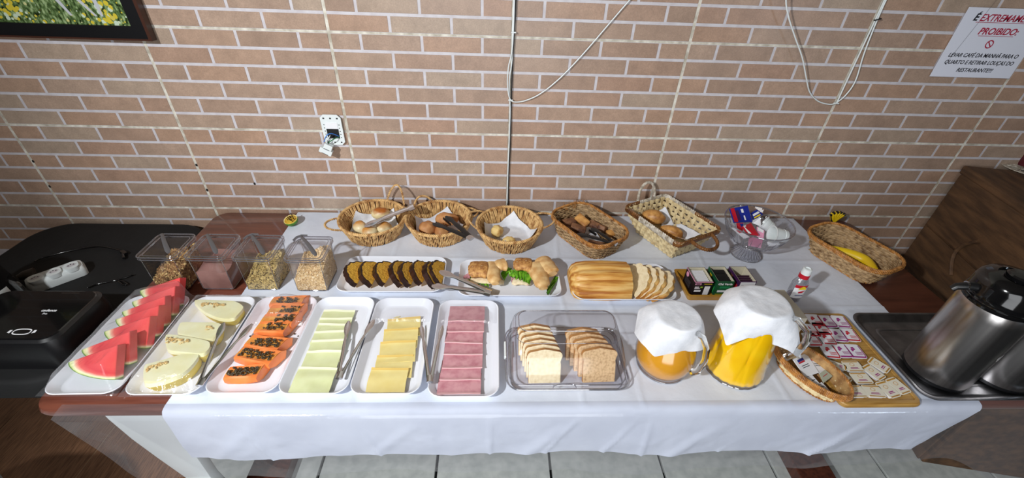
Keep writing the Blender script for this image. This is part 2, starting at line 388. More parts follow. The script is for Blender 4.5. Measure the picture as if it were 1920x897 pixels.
def pj(p):
    q = _M.transposed() @ (Vector(p) - CAM)
    return (960 + F_PX * q.x / -q.z, 448.5 - F_PX * q.y / -q.z)
tiles = {}
cand = []
for i in range(0, 8):
    for j in range(-1, 3):
        x0 = (i - 4) * TW; z1 = ZJ0 - j * TH
        t_ = bpy.data.objects.new('tile', tile_me); col.objects.link(t_); t_.parent = wall
        t_.location = (x0 + TW / 2, 0.0052, z1 - TH / 2)
        tiles[(i, j)] = t_
        for r_ in range(6):
            zc = z1 - (r_ + 0.5) * RH
            if r_ % 2 == 0: segs = [(0, 1 / 6, 'h0'), (1 / 6, 1 / 2, 'f'), (1 / 2, 5 / 6, 'f'), (5 / 6, 1, 'h1')]
            else: segs = [(0, 1 / 3, 'e0'), (1 / 3, 2 / 3, 'f'), (2 / 3, 1, 'e1')]
            for a, b, k in segs:
                xa = x0 + a * TW; xb = x0 + b * TW
                if k in ('h0', 'e0'): xc = (xa + 0.0052 + xb - JW / 2) / 2
                elif k in ('h1', 'e1'): xc = (xa + JW / 2 + xb - 0.0052) / 2
                else: xc = (xa + xb) / 2
                u, v = pj((xc, 0, zc))
                ua, va = pj((xa, 0, zc)); ub, vb = pj((xb, 0, zc))
                _, v1 = pj((xc, 0, zc + RH / 2)); _, v2 = pj((xc, 0, zc - RH / 2))
                area = abs(ub - ua) * abs(v2 - v1)
                ok = ub > -5 and ua < 1925 and v2 > -8 and v1 < 500 and zc > 0.66 and not (xc > 1.95 and zc < 1.0)
                if ok: cand.append((area, (i, j), k, xc - (x0 + TW / 2), zc - (z1 - TH / 2)))
                elif zc > 0.55: cand.append((0, (i, j), k, xc - (x0 + TW / 2), zc - (z1 - TH / 2)))
cand.sort(key=lambda c: -c[0])
rest = MB()
for n_, (ar, key, k, dx, dz) in enumerate(cand):
    me = {'f': full_me, 'h0': half_me, 'h1': half_me, 'e0': end_me, 'e1': end_me}[k]
    if ar > 0 and n_ < 300:
        b_ = bpy.data.objects.new('brick', me); col.objects.link(b_); b_.parent = tiles[key]; b_.location = (dx, -0.0055, dz)
    else:
        L_ = tiles[key].location
        rest.add([(v.co.x + dx + L_.x, v.co.y - 0.0005, v.co.z + dz + L_.z) for v in me.vertices], [tuple(p.vertices) for p in me.polygons])
obj('bricks_at_edge', rest, 'brick', wall, kind='stuff')
# little black screw plugs in the joints
mb = MB()
for u, v in ((62, 303), (93, 350), (368, 310), (388, 357), (477, 345)):
    p = aty(u, v, -0.003); mb.blob((p.x, -0.002, p.z), (0.004, 0.003, 0.006), 8, 5)
obj('joint_hole', mb, 'black', wall, kind='stuff')

mb = MB(); mb.box((0, -2.2, -0.07), (6.8, 4.8, 0.1)); floor = struct('floor', mb, 'floor_gap')
ft = MB(); ft.box((0, 0, 0), (0.4395, 0.4395, 0.02)); ft_me = mesh_of('floor_tile', ft, 'floor_tile', bevel=0.0015, bseg=1)
for i in range(10):
    for j in range(-1, 3):
        if i * 0.45 - 1.17 + 0.45 > 3.3: continue
        o_ = bpy.data.objects.new('floor_tile', ft_me); col.objects.link(o_); o_.parent = floor
        o_.location = (-1.17 + 0.225 + 0.45 * i, -0.265 - 0.45 * j, -0.01)
mb = MB(); mb.box((-2.28, -0.9, -0.02), (2.22, 1.9, 0.036)); obj('board_underlay', mb, 'wood_gap', floor)['kind'] = 'structure'
fb = MB(); fb.box((0, 0, 0), (0.4365, 0.897, 0.003)); fb_me = mesh_of('floor_board', fb, 'floor_wood')
for i in range(4):
    for j in range(2):
        o_ = bpy.data.objects.new('floor_board', fb_me); col.objects.link(o_); o_.parent = floor
        o_.location = (-1.395 - 0.4425 * i, -0.51 - 0.903 * j, -0.0005)

# ================================================================ table
table = thing('buffet_table', 'long reddish-brown wooden buffet table along the brick wall, mostly under a white cloth', 'table', (0.154, -0.461, 0))
mb = MB()
X0, X1, Y0, Y1 = -1.187, 1.495, -0.918, -0.008
W_, D_ = X1 - X0, Y1 - Y0
rings = []
for ins, z in ((0.012, T - 0.032), (0.003, T - 0.027), (0, T - 0.016), (0.003, T - 0.005), (0.010, T)):
    rings.append(rrect(W_ - 2 * ins, D_ - 2 * ins, 0.05, 7, z, (0, 0)))
mb.loft(rings); obj('tabletop', mb, 'table_wood', table, (0, -0.002, 0), smooth=True, angle=0.6)
for sx in (-1.04, 1.05):
    mb = MB(); mb.box((sx, 0.02, 0.03), (0.14, 0.72, 0.06)); mb.box((sx, 0.1, 0.39), (0.10, 0.35, 0.66))
    obj('leg', mb, 'dark_wood', table, bevel=0.004)
mb = MB()
Lx = [(-1.10, -0.86, T - 0.034), (-1.095, -0.88, 0.62), (-1.078, -0.91, 0.52), (-1.052, -0.935, 0.42), (-1.012, -0.938, 0.28), (-0.965, -0.915, 0.1), (-0.94, -0.90, 0.0)]
rings = [[(a - 0.154, -0.40, z), (b - 0.154, -0.40, z), (b - 0.154, -0.365, z), (a - 0.154, -0.365, z)] for a, b, z in Lx]
mb.loft(rings); obj('leg', mb, 'white_plastic', table, bevel=0.006, smooth=True, label='white curved corner leg')

# ---------------------------------------------------------------- white cloth
CX0, CX1 = -0.862, 1.246
def clothfn(a, b):
    # b: 0 back .. 1 hem ; arc length 0.915 on top + drop
    x = CX0 + (CX1 - CX0) * a; top = 0.914; drop = 0.192 + 0.005 * math.sin(a * 9 + 1) + 0.003 * math.sin(a * 23)
    s_ = b * (top + drop)
    z = T + 0.0022; y = -0.012 - s_
    # pressed fold lines and soft waves
    h = 0.0008 * noise.noise(Vector((x * 7, s_ * 9, 0.3))) + 0.0006 * noise.noise(Vector((x * 22, s_ * 14, 2)))
    for fy in (0.30, 0.545): h += 0.0026 * math.exp(-((s_ - fy) / 0.005) ** 2)
    for fx in (-0.42, 0.18, 0.335, 0.72): h += 0.0026 * math.exp(-((x - fx - 0.02 * noise.noise(Vector((s_ * 3, fx, 0)))) / 0.005) ** 2)
    h = max(h, -0.0012)
    rr_ = 0.012
    if s_ <= top - rr_: return (x, y, z + h + 0.0008)
    t_ = s_ - (top - rr_)
    if t_ < rr_ * PI / 2:
        an = t_ / rr_; return (x, -0.012 - (top - rr_) - rr_ * math.sin(an), z - rr_ + rr_ * math.cos(an))
    d = t_ - rr_ * PI / 2
    k = d / 0.18
    wv = 0.0035 * math.sin(x * 17 + 1.2 * math.sin(x * 5)) + 0.004 * noise.noise(Vector((x * 12, d * 6, 5))) + 0.005 * noise.noise(Vector((x * 4, d * 4, 9))) - 0.006 * abs(noise.noise(Vector((x * 7 + d * 6, d * 5, 31)))) + 0.0012 * noise.noise(Vector((x * 40, d * 40, 3)))
    diag = 0.005 * math.exp(-(((x * 0.9 + d * 0.8) % 0.37 - 0.18) / 0.02) ** 2)
    cr_ = 0
    for fx, sl in ((-0.70, .3), (-0.42, .35), (-0.06, .0), (0.18, -0.5), (0.335, -.45), (0.36, .0), (0.72, -.7), (1.0, -.8)): cr_ += 0.0045 * math.exp(-((x - fx - sl * d) / 0.006) ** 2)
    diag += cr_
    xs = x + (0.0 if a < 0.5 else -0.10 * k * ((a - 0.5) * 2) ** 6)
    return (xs, -0.012 - top - 0.002 - (0.006 + max(-0.004, wv + diag)) * min(1, k * 1.4), z - rr_ - d)
mb = MB(); mb.grid(clothfn, 300, 150)
tag(obj('tablecloth', mb, 'cloth', smooth=True, angle=None), 'white cotton cloth spread over the buffet table, hanging over its front edge', 'tablecloth')

# clear plastic sheet hanging over the front of cloth and wood
def sheetfn(a, b):
    x = -1.105 + (1.475 + 1.105) * a
    L_ = 0.235 + 0.012 * math.sin(a * 14) + 0.02 * sm((a - 0.93) / 0.07) - 0.045 * math.exp(-((x - 1.24) / 0.09) ** 2)
    s_ = b * (0.03 + L_)
    if s_ < 0.03: return (x, -0.904 - s_ - 0.001, T + 0.0062 - 0.003 * (s_ / 0.03) ** 2)
    d = s_ - 0.03
    wv = 0.005 * math.sin(x * 13 + 2 + d * 5) + 0.007 * noise.noise(Vector((x * 9 + d * 5, d * 5, 15)))
    flare = 0.02 + 0.05 * sm((x - 1.2) / 0.27)
    return (x + 0.11 * (1 - a) ** 7 * (d / 0.22), -0.942 - (flare + max(wv, -0.008)) * min(1, d / 0.2), T + 0.002 - d)
mb = MB(); mb.grid(sheetfn, 160, 26)
tag(obj('plastic_cover', mb, 'film_sheet', smooth=True, angle=None), 'transparent plastic sheet hanging over the front edge of the buffet table', 'plastic sheet')

# ---------------------------------------------------------------- black side table
bt = thing('side_table', 'low side table under a black cloth at the left end of the buffet', 'table', (-1.535, -0.41, 0))
mb = MB(); rings = []
for ins, z in ((0.004, 0.63), (0.0, 0.67), (0.0, 0.693), (0.004, 0.699), (0.015, 0.702)):
    pts = []
    for (px, py, pz) in rrect(0.655 - 2 * ins, 0.775 - 2 * ins, 0.12, 9, z): 
        rip = 0.003 * math.sin(px * 40 + py * 31) if z < 0.68 else 0
        pts.append((px + rip, py - 0.006 + rip, pz))
    rings.append(pts)
mb.loft(rings); obj('black_cloth', mb, 'blackcloth', bt, smooth=True, angle=0.9)
mb = MB(); mb.lathe([(0.20, 0.0), (0.20, 0.015), (0.04, 0.04), (0.035, 0.55), (0.10, 0.63)], 32, c=(0.05, 0.12, 0)); obj('pedestal', mb, 'black_sat', bt, smooth=True, angle=.6)

# ---------------------------------------------------------------- chest at right
ch = thing('wooden_chest', 'tall dark wooden chest standing right of the buffet table', 'chest', (1.853, -0.014, 0), rz=R(-11))
mb = MB(); mb.box((0.5, -0.345, 0.49), (1.0, 0.69, 0.98)); obj('body', mb, 'chest_wood', ch, bevel=0.006)
mb = MB(); mb.box((0.5, -0.345, 1.0), (1.012, 0.70, 0.036)); obj('lid', mb, 'chest_wood', ch, bevel=0.008)
for k in range(4):
    mb = MB(); mb.box((-0.003, -0.345, 0.115 + 0.25 * k), (0.008, 0.66, 0.243)); obj('panel', mb, 'chest_wood', ch, bevel=0.003)
mb = MB(); P = [(-0.012, -0.27 + 0.05 * math.sin(t * PI), 0.66 + 0.17 * t) for t in [k / 10 for k in range(11)]]
mb.tube(P, 0.007, 8); obj('handle', mb, 'chest_wood', ch, smooth=True)
def on_chest(u, v): return at(u, v, 1.02)
p = at(1915, 316, 1.02)
mb = MB()
N = 24
mb.lathe([(0.0125, 0), (0.03, 0.0), (0.03, 0.0016), (0.0125, 0.0016)], N, cap0=False, cap1=False)
for k in range(N // 2):
    a = 2 * PI * k / (N // 2)
    loop = [(math.cos(a) * (0.032 + 0.018 * (1 - math.cos(t))) - math.sin(a) * 0.009 * math.sin(t), math.sin(a) * (0.032 + 0.018 * (1 - math.cos(t))) + math.cos(a) * 0.009 * math.sin(t), 0.0012) for t in [2 * PI * q / 10 for q in range(10)]]
    mb.tube(loop, 0.0026, 5, closed=True)
mb.tube([(0.075 * math.cos(2 * PI * q / 40), 0.075 * math.sin(2 * PI * q / 40), 0.0016) for q in range(40)], 0.006, 6, closed=True, flat=(0.0016, 0.009), up=(0, 0, 1))
tag(obj('crochet_doily', mb, 'raffia_white', loc=(p.x + 0.025, p.y, 1.0195), smooth=True), 'white crochet doily on the wooden chest top', 'doily')
pv = Vector((p.x + 0.045, p.y + 0.03, 1.022))
v_ = thing('flower_vase', 'dark red vase holding a yellow flower on the wooden chest', 'vase', pv)
mb = MB(); mb.lathe([(0.03, 0), (0.034, 0.01), (0.036, 0.06), (0.030, 0.15), (0.034, 0.185), (0.031, 0.185), (0.027, 0.15), (0.03, 0.02)], 20)
obj('body', mb, PM('maroon_ceramic', srgb(84, 26, 34), rough=0.4), v_, smooth=True)
for dx, dy, dz, s_ in ((-0.02, -0.01, 0.235, 1.0), (0.03, 0.0, 0.25, 1.0), (0.01, -0.03, 0.25, 0.9)):
    f_ = MB(); f_.tube([(dx * 0.3, dy * .3, 0.1), (dx, dy, dz)], 0.002, 5); obj('stem', f_, 'dkgreen', v_)
    f_ = MB()
    for k in range(9):
        a = 2 * PI * k / 9
        f_.blob((dx + 0.018 * math.cos(a), dy + 0.018 * math.sin(a), dz), (0.016, 0.006, 0.003), 8, 4, rot=(0, R(-12), a))
    obj('blossom', f_, PM('yellow_petal', srgb(226, 206, 50), rough=0.6), v_, smooth=True)

# ---------------------------------------------------------------- wall things
nb = thing('paper_notice', 'white paper notice with red and black lettering taped high on the brick wall', 'notice', (1.644, -0.008, 1.4695))
mb = MB(); mb.box((0, 0, 0), (0.30, 0.0012, 0.221)); obj('sheet', mb, 'paperwhite', nb)
def nl(body, x, z, size, mat, align='CENTER', bold=0.0006, sx=1.0):
    return text(body, size, (x - 1.644, -0.0012, z - 1.4695), nb, mat, shear=0.25, align=align, bold=bold, sx=sx)
nl('É', 1.530, 1.5505, 0.030, 'ink', 'LEFT', 0.0008)
nl('EXTREMAMENTE', 1.553, 1.5495, 0.030, 'redink', 'LEFT', 0.0004, 0.92)
nl('PROIBIDO:', 1.644, 1.509, 0.029, 'redink', sx=1.0)
nl('LEVAR CAFÉ DA MANHÃ PARA O', 1.644, 1.4325, 0.0185, 'ink', bold=0.00025, sx=0.92)
nl('QUARTO E RETIRAR LOUÇAS DO', 1.644, 1.409, 0.0185, 'ink', bold=0.00025, sx=0.91)
nl('RESTAURANTE!!!', 1.644, 1.3835, 0.0185, 'ink', bold=0.00025, sx=0.95)
mb = MB(); mb.box((1.652 - 1.644, -0.0012, 1.5365 - 1.4695), (0.215, 0.0004, 0.0014)); mb.box((0, -0.0012, 1.4955 - 1.4695), (0.125, 0.0004, 0.0014)); obj('underline', mb, 'redink', nb)
mb = MB(); mb.tube([(0.0118 * math.cos(a), -0.0012, 0.0118 * math.sin(a)) for a in [2 * PI * k / 28 for k in range(28)]], 0.0018, 5, closed=True, flat=(0.0003, 0.002), up=(0, 1, 0))
mb.box((0, -0.0012, 0), (0.021, 0.0005, 0.0032), rot=(0, R(45), 0)); obj('prohibition_sign', mb, 'redink', nb, (-0.004, 0, 0.0005))

pf = thing('framed_picture', 'framed picture of a flowering meadow in a wide black frame on the brick wall', 'picture', (-1.66, -0.008, 1.78))
mb = MB(); pw, ph = 1.0, 0.745
def ring_frame(w0, h0, w1, h1, y0, y1):
    m_ = MB()
    o0 = [(-w0 / 2, -h0 / 2), (w0 / 2, -h0 / 2), (w0 / 2, h0 / 2), (-w0 / 2, h0 / 2)]; o1 = [(-w1 / 2, -h1 / 2), (w1 / 2, -h1 / 2), (w1 / 2, h1 / 2), (-w1 / 2, h1 / 2)]
    vs = [(x, y0, z) for x, z in o0] + [(x, y1, z) for x, z in o0] + [(x, y1, z) for x, z in o1] + [(x, y0, z) for x, z in o1]; fs = []
    for r_ in range(4):
        for k in range(4): fs.append((r_ * 4 + k, r_ * 4 + (k + 1) % 4, ((r_ + 1) % 4) * 4 + (k + 1) % 4, ((r_ + 1) % 4) * 4 + k))
    return m_.add(vs, fs)
obj('frame', ring_frame(pw + 0.016, ph + 0.006, pw - 0.004, ph - 0.004, 0, -0.022), PM('frame_edge_wood', srgb(66, 38, 28), rough=0.35), pf, label='dark brown outer edge')
obj('mat_border', ring_frame(pw - 0.004, ph - 0.004, pw - 0.088, ph - 0.076, 0, -0.016), 'black_sat', pf, label='wide black border')
def meadow():
    m, n, b = nt('meadow_print'); L = n.links; inp(b, rough=0.25)
    tc = n.nodes.new('ShaderNodeTexCoord')
    mp = n.nodes.new('ShaderNodeMapping'); mp.inputs['Scale'].default_value = (1, 1, 0.5); L.new(tc.outputs['Object'], mp.inputs[0])
    g = n.nodes.new('ShaderNodeTexNoise'); g.inputs['Scale'].default_value = 120; g.inputs['Detail'].default_value = 6; L.new(mp.outputs[0], g.inputs['Vector'])
    r_ = n.nodes.new('ShaderNodeValToRGB'); e = r_.color_ramp.elements; e[0].position = 0.34; e[0].color = srgb(20, 30, 12); e[1].position = 0.68; e[1].color = srgb(160, 180, 130)
    x = r_.color_ramp.elements.new(0.5); x.color = srgb(88, 112, 64); L.new(g.outputs['Fac'], r_.inputs[0])
    vo = n.nodes.new('ShaderNodeTexVoronoi'); vo.inputs['Scale'].default_value = 78; L.new(tc.outputs['Object'], vo.inputs['Vector'])
    cl = n.nodes.new('ShaderNodeTexNoise'); cl.inputs['Scale'].default_value = 9; L.new(tc.outputs['Object'], cl.inputs['Vector'])
    th = n.nodes.new('ShaderNodeMapRange'); th.inputs['From Min'].default_value = 0.4; th.inputs['From Max'].default_value = 0.62; th.inputs['To Min'].default_value = 0.12; th.inputs['To Max'].default_value = 0.62
    L.new(cl.outputs['Fac'], th.inputs[0])
    lt = n.nodes.new('ShaderNodeMath'); lt.operation = 'LESS_THAN'; L.new(vo.outputs['Distance'], lt.inputs[0]); L.new(th.outputs[0], lt.inputs[1])
    fc = n.nodes.new('ShaderNodeValToRGB'); e = fc.color_ramp.elements; e[0].position = 0.55; e[0].color = srgb(206, 186, 60); e[1].position = 0.8; e[1].color = srgb(196, 212, 190)
    sp = n.nodes.new('ShaderNodeSeparateColor'); L.new(vo.outputs['Color'], sp.inputs[0]); L.new(sp.outputs[0], fc.inputs[0])
    mx = n.nodes.new('ShaderNodeMix'); mx.data_type = 'RGBA'; L.new(lt.outputs[0], mx.inputs[0]); L.new(r_.outputs[0], mx.inputs[6]); L.new(fc.outputs[0], mx.inputs[7])
    L.new(mx.outputs[2], b.inputs['Base Color']); return m
mb = MB(); mb.box((0, -0.004, 0), (pw - 0.086, 0.006, ph - 0.074)); obj('print', mb, meadow(), pf)
mb = MB()
for x_, sl in ((0.22, -0.10), (0.27, -0.14), (0.36, -0.02)):
    mb.add([(x_, -0.0076, -0.20), (x_ + 0.02, -0.0076, -0.20), (x_ - sl * 0.6 + 0.008, -0.0076, -0.31), (x_ - sl * 0.6, -0.0076, -0.31)], [(0, 1, 2, 3)])
obj('printed_birch_trunk', mb, PM('birch_print', srgb(190, 192, 196), rough=0.3), pf)

pl = thing('wall_outlet', 'opened white wall outlet plate with loose wires on the brick wall', 'outlet', (-0.650, -0.0085, 1.112))
mb = MB()
def oct_(w_, h_, c_): return [(-w_ / 2, -h_ / 2 + c_), (-w_ / 2 + c_, -h_ / 2), (w_ / 2 - c_, -h_ / 2), (w_ / 2, -h_ / 2 + c_), (w_ / 2, h_ / 2 - c_), (w_ / 2 - c_, h_ / 2), (-w_ / 2 + c_, h_ / 2), (-w_ / 2, h_ / 2 - c_)]
oo = oct_(0.074, 0.115, 0.012); ii = [(x, z - 0.014) for x, z in oct_(0.044, 0.038, 0.001)]
vs = [(x, 0, z) for x, z in oo] + [(x, -0.004, z) for x, z in oo] + [(x, -0.004, z) for x, z in ii] + [(x, 0, z) for x, z in ii]; fs = []
for r_ in range(3):
    for k in range(8): fs.append((r_ * 8 + k, r_ * 8 + (k + 1) % 8, (r_ + 1) * 8 + (k + 1) % 8, (r_ + 1) * 8 + k))
mb.add(vs, fs); obj('plate', mb, 'white_plastic', pl)
mb = MB(); mb.box((0, 0.0002, -0.014), (0.046, 0.001, 0.04)); obj('recess', mb, 'black', pl, label='dark open recess')
mb = MB(); mb.box((0, -0.0045, 0.017), (0.043, 0.002, 0.024)); obj('blank_panel', mb, 'white', pl)
mb = MB()
for z in (-0.028, -0.016, -0.004, 0.008, 0.02):
    for sx in (-1, 1): mb.box((sx * 0.027, -0.0044, z), (0.003, 0.001, 0.003))
for sx in (-0.024, 0, 0.024): mb.box((sx, -0.0044, 0.044), (0.006, 0.001, 0.005)); mb.box((sx, -0.0044, -0.047), (0.005, 0.001, 0.004))
obj('mounting_slot', mb, 'black', pl, kind='stuff')
def arc(p0, p1, bow, n=10):
    p0 = Vector(p0); p1 = Vector(p1); b_ = Vector(bow)
    return [p0.lerp(p1, t) + b_ * math.sin(PI * t) for t in [k / n for k in range(n + 1)]]
for nm, m_, p0, p1, bw in (('blue_wire', PM('blue_wire', srgb(50, 120, 210), rough=.4), (0.018, -0.002, -0.024), (-0.034, -0.022, -0.040), (0, -0.014, 0.026)), ('green_wire', PM('green_wire', srgb(30, 110, 60), rough=.4), (0.019, -0.002, -0.026), (-0.02, -0.022, -0.044), (0.004, -0.014, 0.008)), ('black_wire', 'black_sat', (0.0, -0.002, -0.026), (-0.018, -0.022, -0.05), (-0.006, -0.012, 0.01)), ('white_wire', 'white_plastic', (-0.012, -0.002, -0.02), (-0.026, -0.022, -0.044), (0.01, -0.012, 0.014))):
    mb = MB(); mb.tube(arc(p0, p1, bw), 0.0016, 6); obj('wire', mb, m_, pl, smooth=True, label=nm.replace('_', ' '))
mb = MB(); mb.box((-0.021, -0.024, -0.058), (0.030, 0.02, 0.024), rot=(0, R(28), 0)); mb.box((-0.032, -0.024, -0.074), (0.046, 0.02, 0.020), rot=(0, R(28), 0))
obj('hanging_socket', mb, 'white_plastic', pl, bevel=0.0015)
mb = MB(); mb.box((-0.026, -0.0345, -0.064), (0.022, 0.001, 0.002), rot=(0, R(28), 0)); mb.box((-0.036, -0.0345, -0.081), (0.024, 0.001, 0.0012), rot=(0, R(28), 0)); obj('contact_slot', mb, 'black', pl)

def cordthing(name, label, pts, r_, mat, y=-0.009):
    mb = MB(); P = [Vector((x, yy if yy is not None else y, z)) for x, z, yy in pts]
    # Catmull-Rom
    Q = []
    for i in range(len(P) - 1):
        a, b, c, d = P[max(i - 1, 0)], P[i], P[i + 1], P[min(i + 2, len(P) - 1)]
        for k in range(6):
            t = k / 6; Q.append(0.5 * ((2 * b) + (c - a) * t + (2 * a - 5 * b + 4 * c - d) * t * t + (3 * b - a - 3 * c + d) * t ** 3))
    Q.append(P[-1]); mb.tube(Q, r_, 7)
    return tag(obj(name, mb, mat, smooth=True, angle=None), label, 'cable')
N_ = None
cordthing('wall_cable', 'white cable running straight down the wall behind the third bread basket', [(0.0, 1.9, N_), (0.0, 1.554, N_), (-0.001, 1.46, N_), (0.001, 1.377, N_), (-0.006, 1.31, N_), (-0.004, 1.25, N_), (0.0, 1.2, N_), (0.0, 1.09, N_), (-0.001, 0.95, N_), (0.0, 0.80, N_)], 0.0023, 'white_plastic')
cordthing('wall_cable', 'thin black line running beside the white cable straight down the wall', [(0.006, 1.9, N_), (0.007, 1.554, N_), (0.005, 1.461, N_), (0.003, 1.36, N_), (0.003, 1.236, N_), (0.005, 1.09, N_), (0.003, 0.95, N_), (0.004, 0.80, N_)], 0.0022, 'black_sat', -0.0085)  # thin black tube following the dark line beside the white cable
cordthing('wall_cable', 'white cable swinging up right from the tie on the vertical wall cables', [(-0.004, 1.9, N_), (0.002, 1.46, -0.013), (-0.011, 1.35, -0.013), (-0.012, 1.29, -0.013), (0.0, 1.24, -0.014), (0.034, 1.232, N_), (0.081, 1.2485, N_), (0.118, 1.272, N_), (0.153, 1.302, N_), (0.19, 1.340, N_), (0.252, 1.414, N_), (0.368, 1.565, N_), (0.6, 1.86, N_)], 0.0023, 'white_plastic')
cordthing('wall_cable', 'white cable hanging in a deep loop on the wall left of the notice', [(0.80, 1.75, -0.05), (0.844, 1.60, -0.05), (0.875, 1.542, -0.05), (0.926, 1.480, -0.045), (0.982, 1.415, -0.04), (1.033, 1.345, -0.03), (1.075, 1.295, -0.018), (1.125, 1.262, N_), (1.17, 1.251, N_), (1.195, 1.256, N_), (1.219, 1.285, N_), (1.230, 1.338, N_), (1.214, 1.43, N_), (1.204, 1.545, N_), (1.203, 1.65, N_), (1.2, 1.9, N_)], 0.0024, 'white_plastic')
mb = MB(); mb.tube([(1.197, -0.009, 1.9), (1.199, -0.009, 1.3), (1.200, -0.009, 1.256)], 0.0024, 6)
tag(obj('wall_cable', mb, 'white_plastic', smooth=True), 'white cable running down the joint to the tie left of the notice', 'cable')
for (x, z, lb) in ((0.003, 1.461, 'cable tie, upper one on the vertical wall cables'), (0.0, 1.238, 'cable tie, lower one on the vertical wall cables'), (1.197, 1.256, 'cable tie at the bottom of the looped cable')):
    mb = MB(); mb.box((x, -0.011, z), (0.016, 0.009, 0.004)); tag(obj('cable_tie', mb, 'white_plastic', bevel=0.0008), 'white ' + lb, 'cable tie')
mb = MB(); mb.box((1.203, -0.012, 1.535), (0.022, 0.008, 0.003), rot=(0, R(-16), 0)); tag(obj('cable_tie', mb, 'black_sat', bevel=0.0008), 'black cable tie high on the wall cable left of the notice', 'cable tie')

# ---------------------------------------------------------------- white plastic chair, lower left corner
pc = thing('plastic_chair', 'white plastic chair cut off by the lower left corner', 'chair', (-1.605, -1.125, 0))
mb = MB(); mb.loft([rrect(0.46, 0.46, 0.15, 7, 0.425), rrect(0.48, 0.48, 0.16, 7, 0.435), rrect(0.47, 0.47, 0.155, 7, 0.452)]); obj('seat', mb, 'white_plastic', pc, smooth=True)
for sx in (-0.18, 0.18):
    for sy in (-0.18, 0.18):
        mb = MB(); mb.loft([rrect(0.05, 0.05, 0.01, 2, 0, (sx, sy)), rrect(0.035, 0.035, 0.008, 2, 0.43, (sx * 0.85, sy * .85))]); obj('leg', mb, 'white_plastic', pc)

# ================================================================ trays and what lies on them
ZT = T + 0.0035                       # top of the cloth / tray bottoms
def tray(name, label, cx, cy, w_, l_, rz=0, group='white serving trays', z=ZT, hgt=0.023):
    t_ = thing(name, label, 'tray', (cx, cy, z), rz, group)
    prof = [(0.040, 0.0), (0.036, 0.001), (0.006, hgt - 0.003), (0.0, hgt - 0.001), (0.0, hgt), (0.003, hgt + 0.0012), (0.009, hgt - 0.001), (0.034, 0.0058), (0.040, 0.004), (0.055, 0.0038)]
    rings = [rrect(w_ - i, l_ - i, 0.036 - i * 0.22, 6, zz) for i, zz in prof]
    mb = MB(); mb.loft(rings); obj('dish', mb, 'tray', t_, smooth=True, angle=0.8); return t_
TR = [tray('serving_tray', 'white rectangular tray holding the watermelon slices', -1.0735, -0.7145, 0.184, 0.352, R(0.8)),
      tray('serving_tray', 'white rectangular tray holding the melon wedges', -0.878, -0.7175, 0.186, 0.352),
      tray('serving_tray', 'white rectangular tray holding the papaya pieces', -0.689, -0.7155, 0.181, 0.350),
      tray('serving_tray', 'white rectangular tray holding the pale cheese slices', -0.5105, -0.7175, 0.176, 0.352),
      tray('serving_tray', 'white rectangular tray holding the yellow cheese slices', -0.329, -0.7205, 0.180, 0.350),
      tray('serving_tray', 'white rectangular tray holding the ham slices', -0.130, -0.7295, 0.184, 0.350),
      tray('serving_tray', 'white tray holding the slices of dark-glazed cake', -0.392, -0.4245, 0.184, 0.346, R(90)),
      tray('serving_tray', 'white tray holding the filled croissants', -0.001, -0.4405, 0.186, 0.342, R(90)),
      tray('serving_tray', 'white tray holding the ridged sliced loaf', 0.377, -0.4565, 0.186, 0.346, R(90))]
ZF = ZT + 0.0042                      # inner floor of a tray

# watermelon
def watermelon_mat():
    m, n, b = nt('watermelon_flesh'); L = n.links; inp(b, rough=0.3, sss=0.05)
    tc = n.nodes.new('ShaderNodeTexCoord'); sx_ = n.nodes.new('ShaderNodeSeparateXYZ'); L.new(tc.outputs['Object'], sx_.inputs[0])
    m1 = n.nodes.new('ShaderNodeMath'); m1.operation = 'MULTIPLY'; m1.inputs[1].default_value = 1 / 0.118; L.new(sx_.outputs[0], m1.inputs[0])
    m2 = n.nodes.new('ShaderNodeMath'); m2.operation = 'MULTIPLY_ADD'; m2.inputs[1].default_value = 1 / 0.044; m2.inputs[2].default_value = 1.0; L.new(sx_.outputs[1], m2.inputs[0])
    m3 = n.nodes.new('ShaderNodeMath'); m3.operation = 'MINIMUM'; m3.inputs[1].default_value = 0.0; L.new(m2.outputs[0], m3.inputs[0])
    cx3 = n.nodes.new('ShaderNodeCombineXYZ'); L.new(m1.outputs[0], cx3.inputs[0]); L.new(m3.outputs[0], cx3.inputs[1])
    ln = n.nodes.new('ShaderNodeVectorMath'); ln.operation = 'LENGTH'; L.new(cx3.outputs[0], ln.inputs[0])
    no = n.nodes.new('ShaderNodeTexNoise'); no.inputs['Scale'].default_value = 60; no.inputs['Detail'].default_value = 5; L.new(tc.outputs['Object'], no.inputs['Vector'])
    ma = n.nodes.new('ShaderNodeMath'); ma.operation = 'MULTIPLY_ADD'; ma.inputs[1].default_value = 0.07; ma.inputs[2].default_value = -0.035; L.new(no.outputs['Fac'], ma.inputs[0])
    ad = n.nodes.new('ShaderNodeMath'); L.new(ln.outputs['Value'], ad.inputs[0]); L.new(ma.outputs[0], ad.inputs[1])
    r_ = n.nodes.new('ShaderNodeValToRGB'); e = r_.color_ramp.elements; e[0].position = 0.3; e[0].color = srgb(226, 74, 74); e[1].position = 0.97; e[1].color = srgb(90, 136, 50)
    for p, c in ((0.62, (214, 52, 60)), (0.76, (226, 90, 84)), (0.83, (240, 176, 150)), (0.88, (236, 232, 190)), (0.94, (214, 222, 150))):
        x = r_.color_ramp.elements.new(p); x.color = srgb(*c)
    L.new(ad.outputs[0], r_.inputs[0]); L.new(r_.outputs[0], b.inputs['Base Color']); return m
wm = watermelon_mat(); wskin = PM('watermelon_skin', srgb(30, 86, 30), srgb(110, 160, 60), 45, rough=0.3)
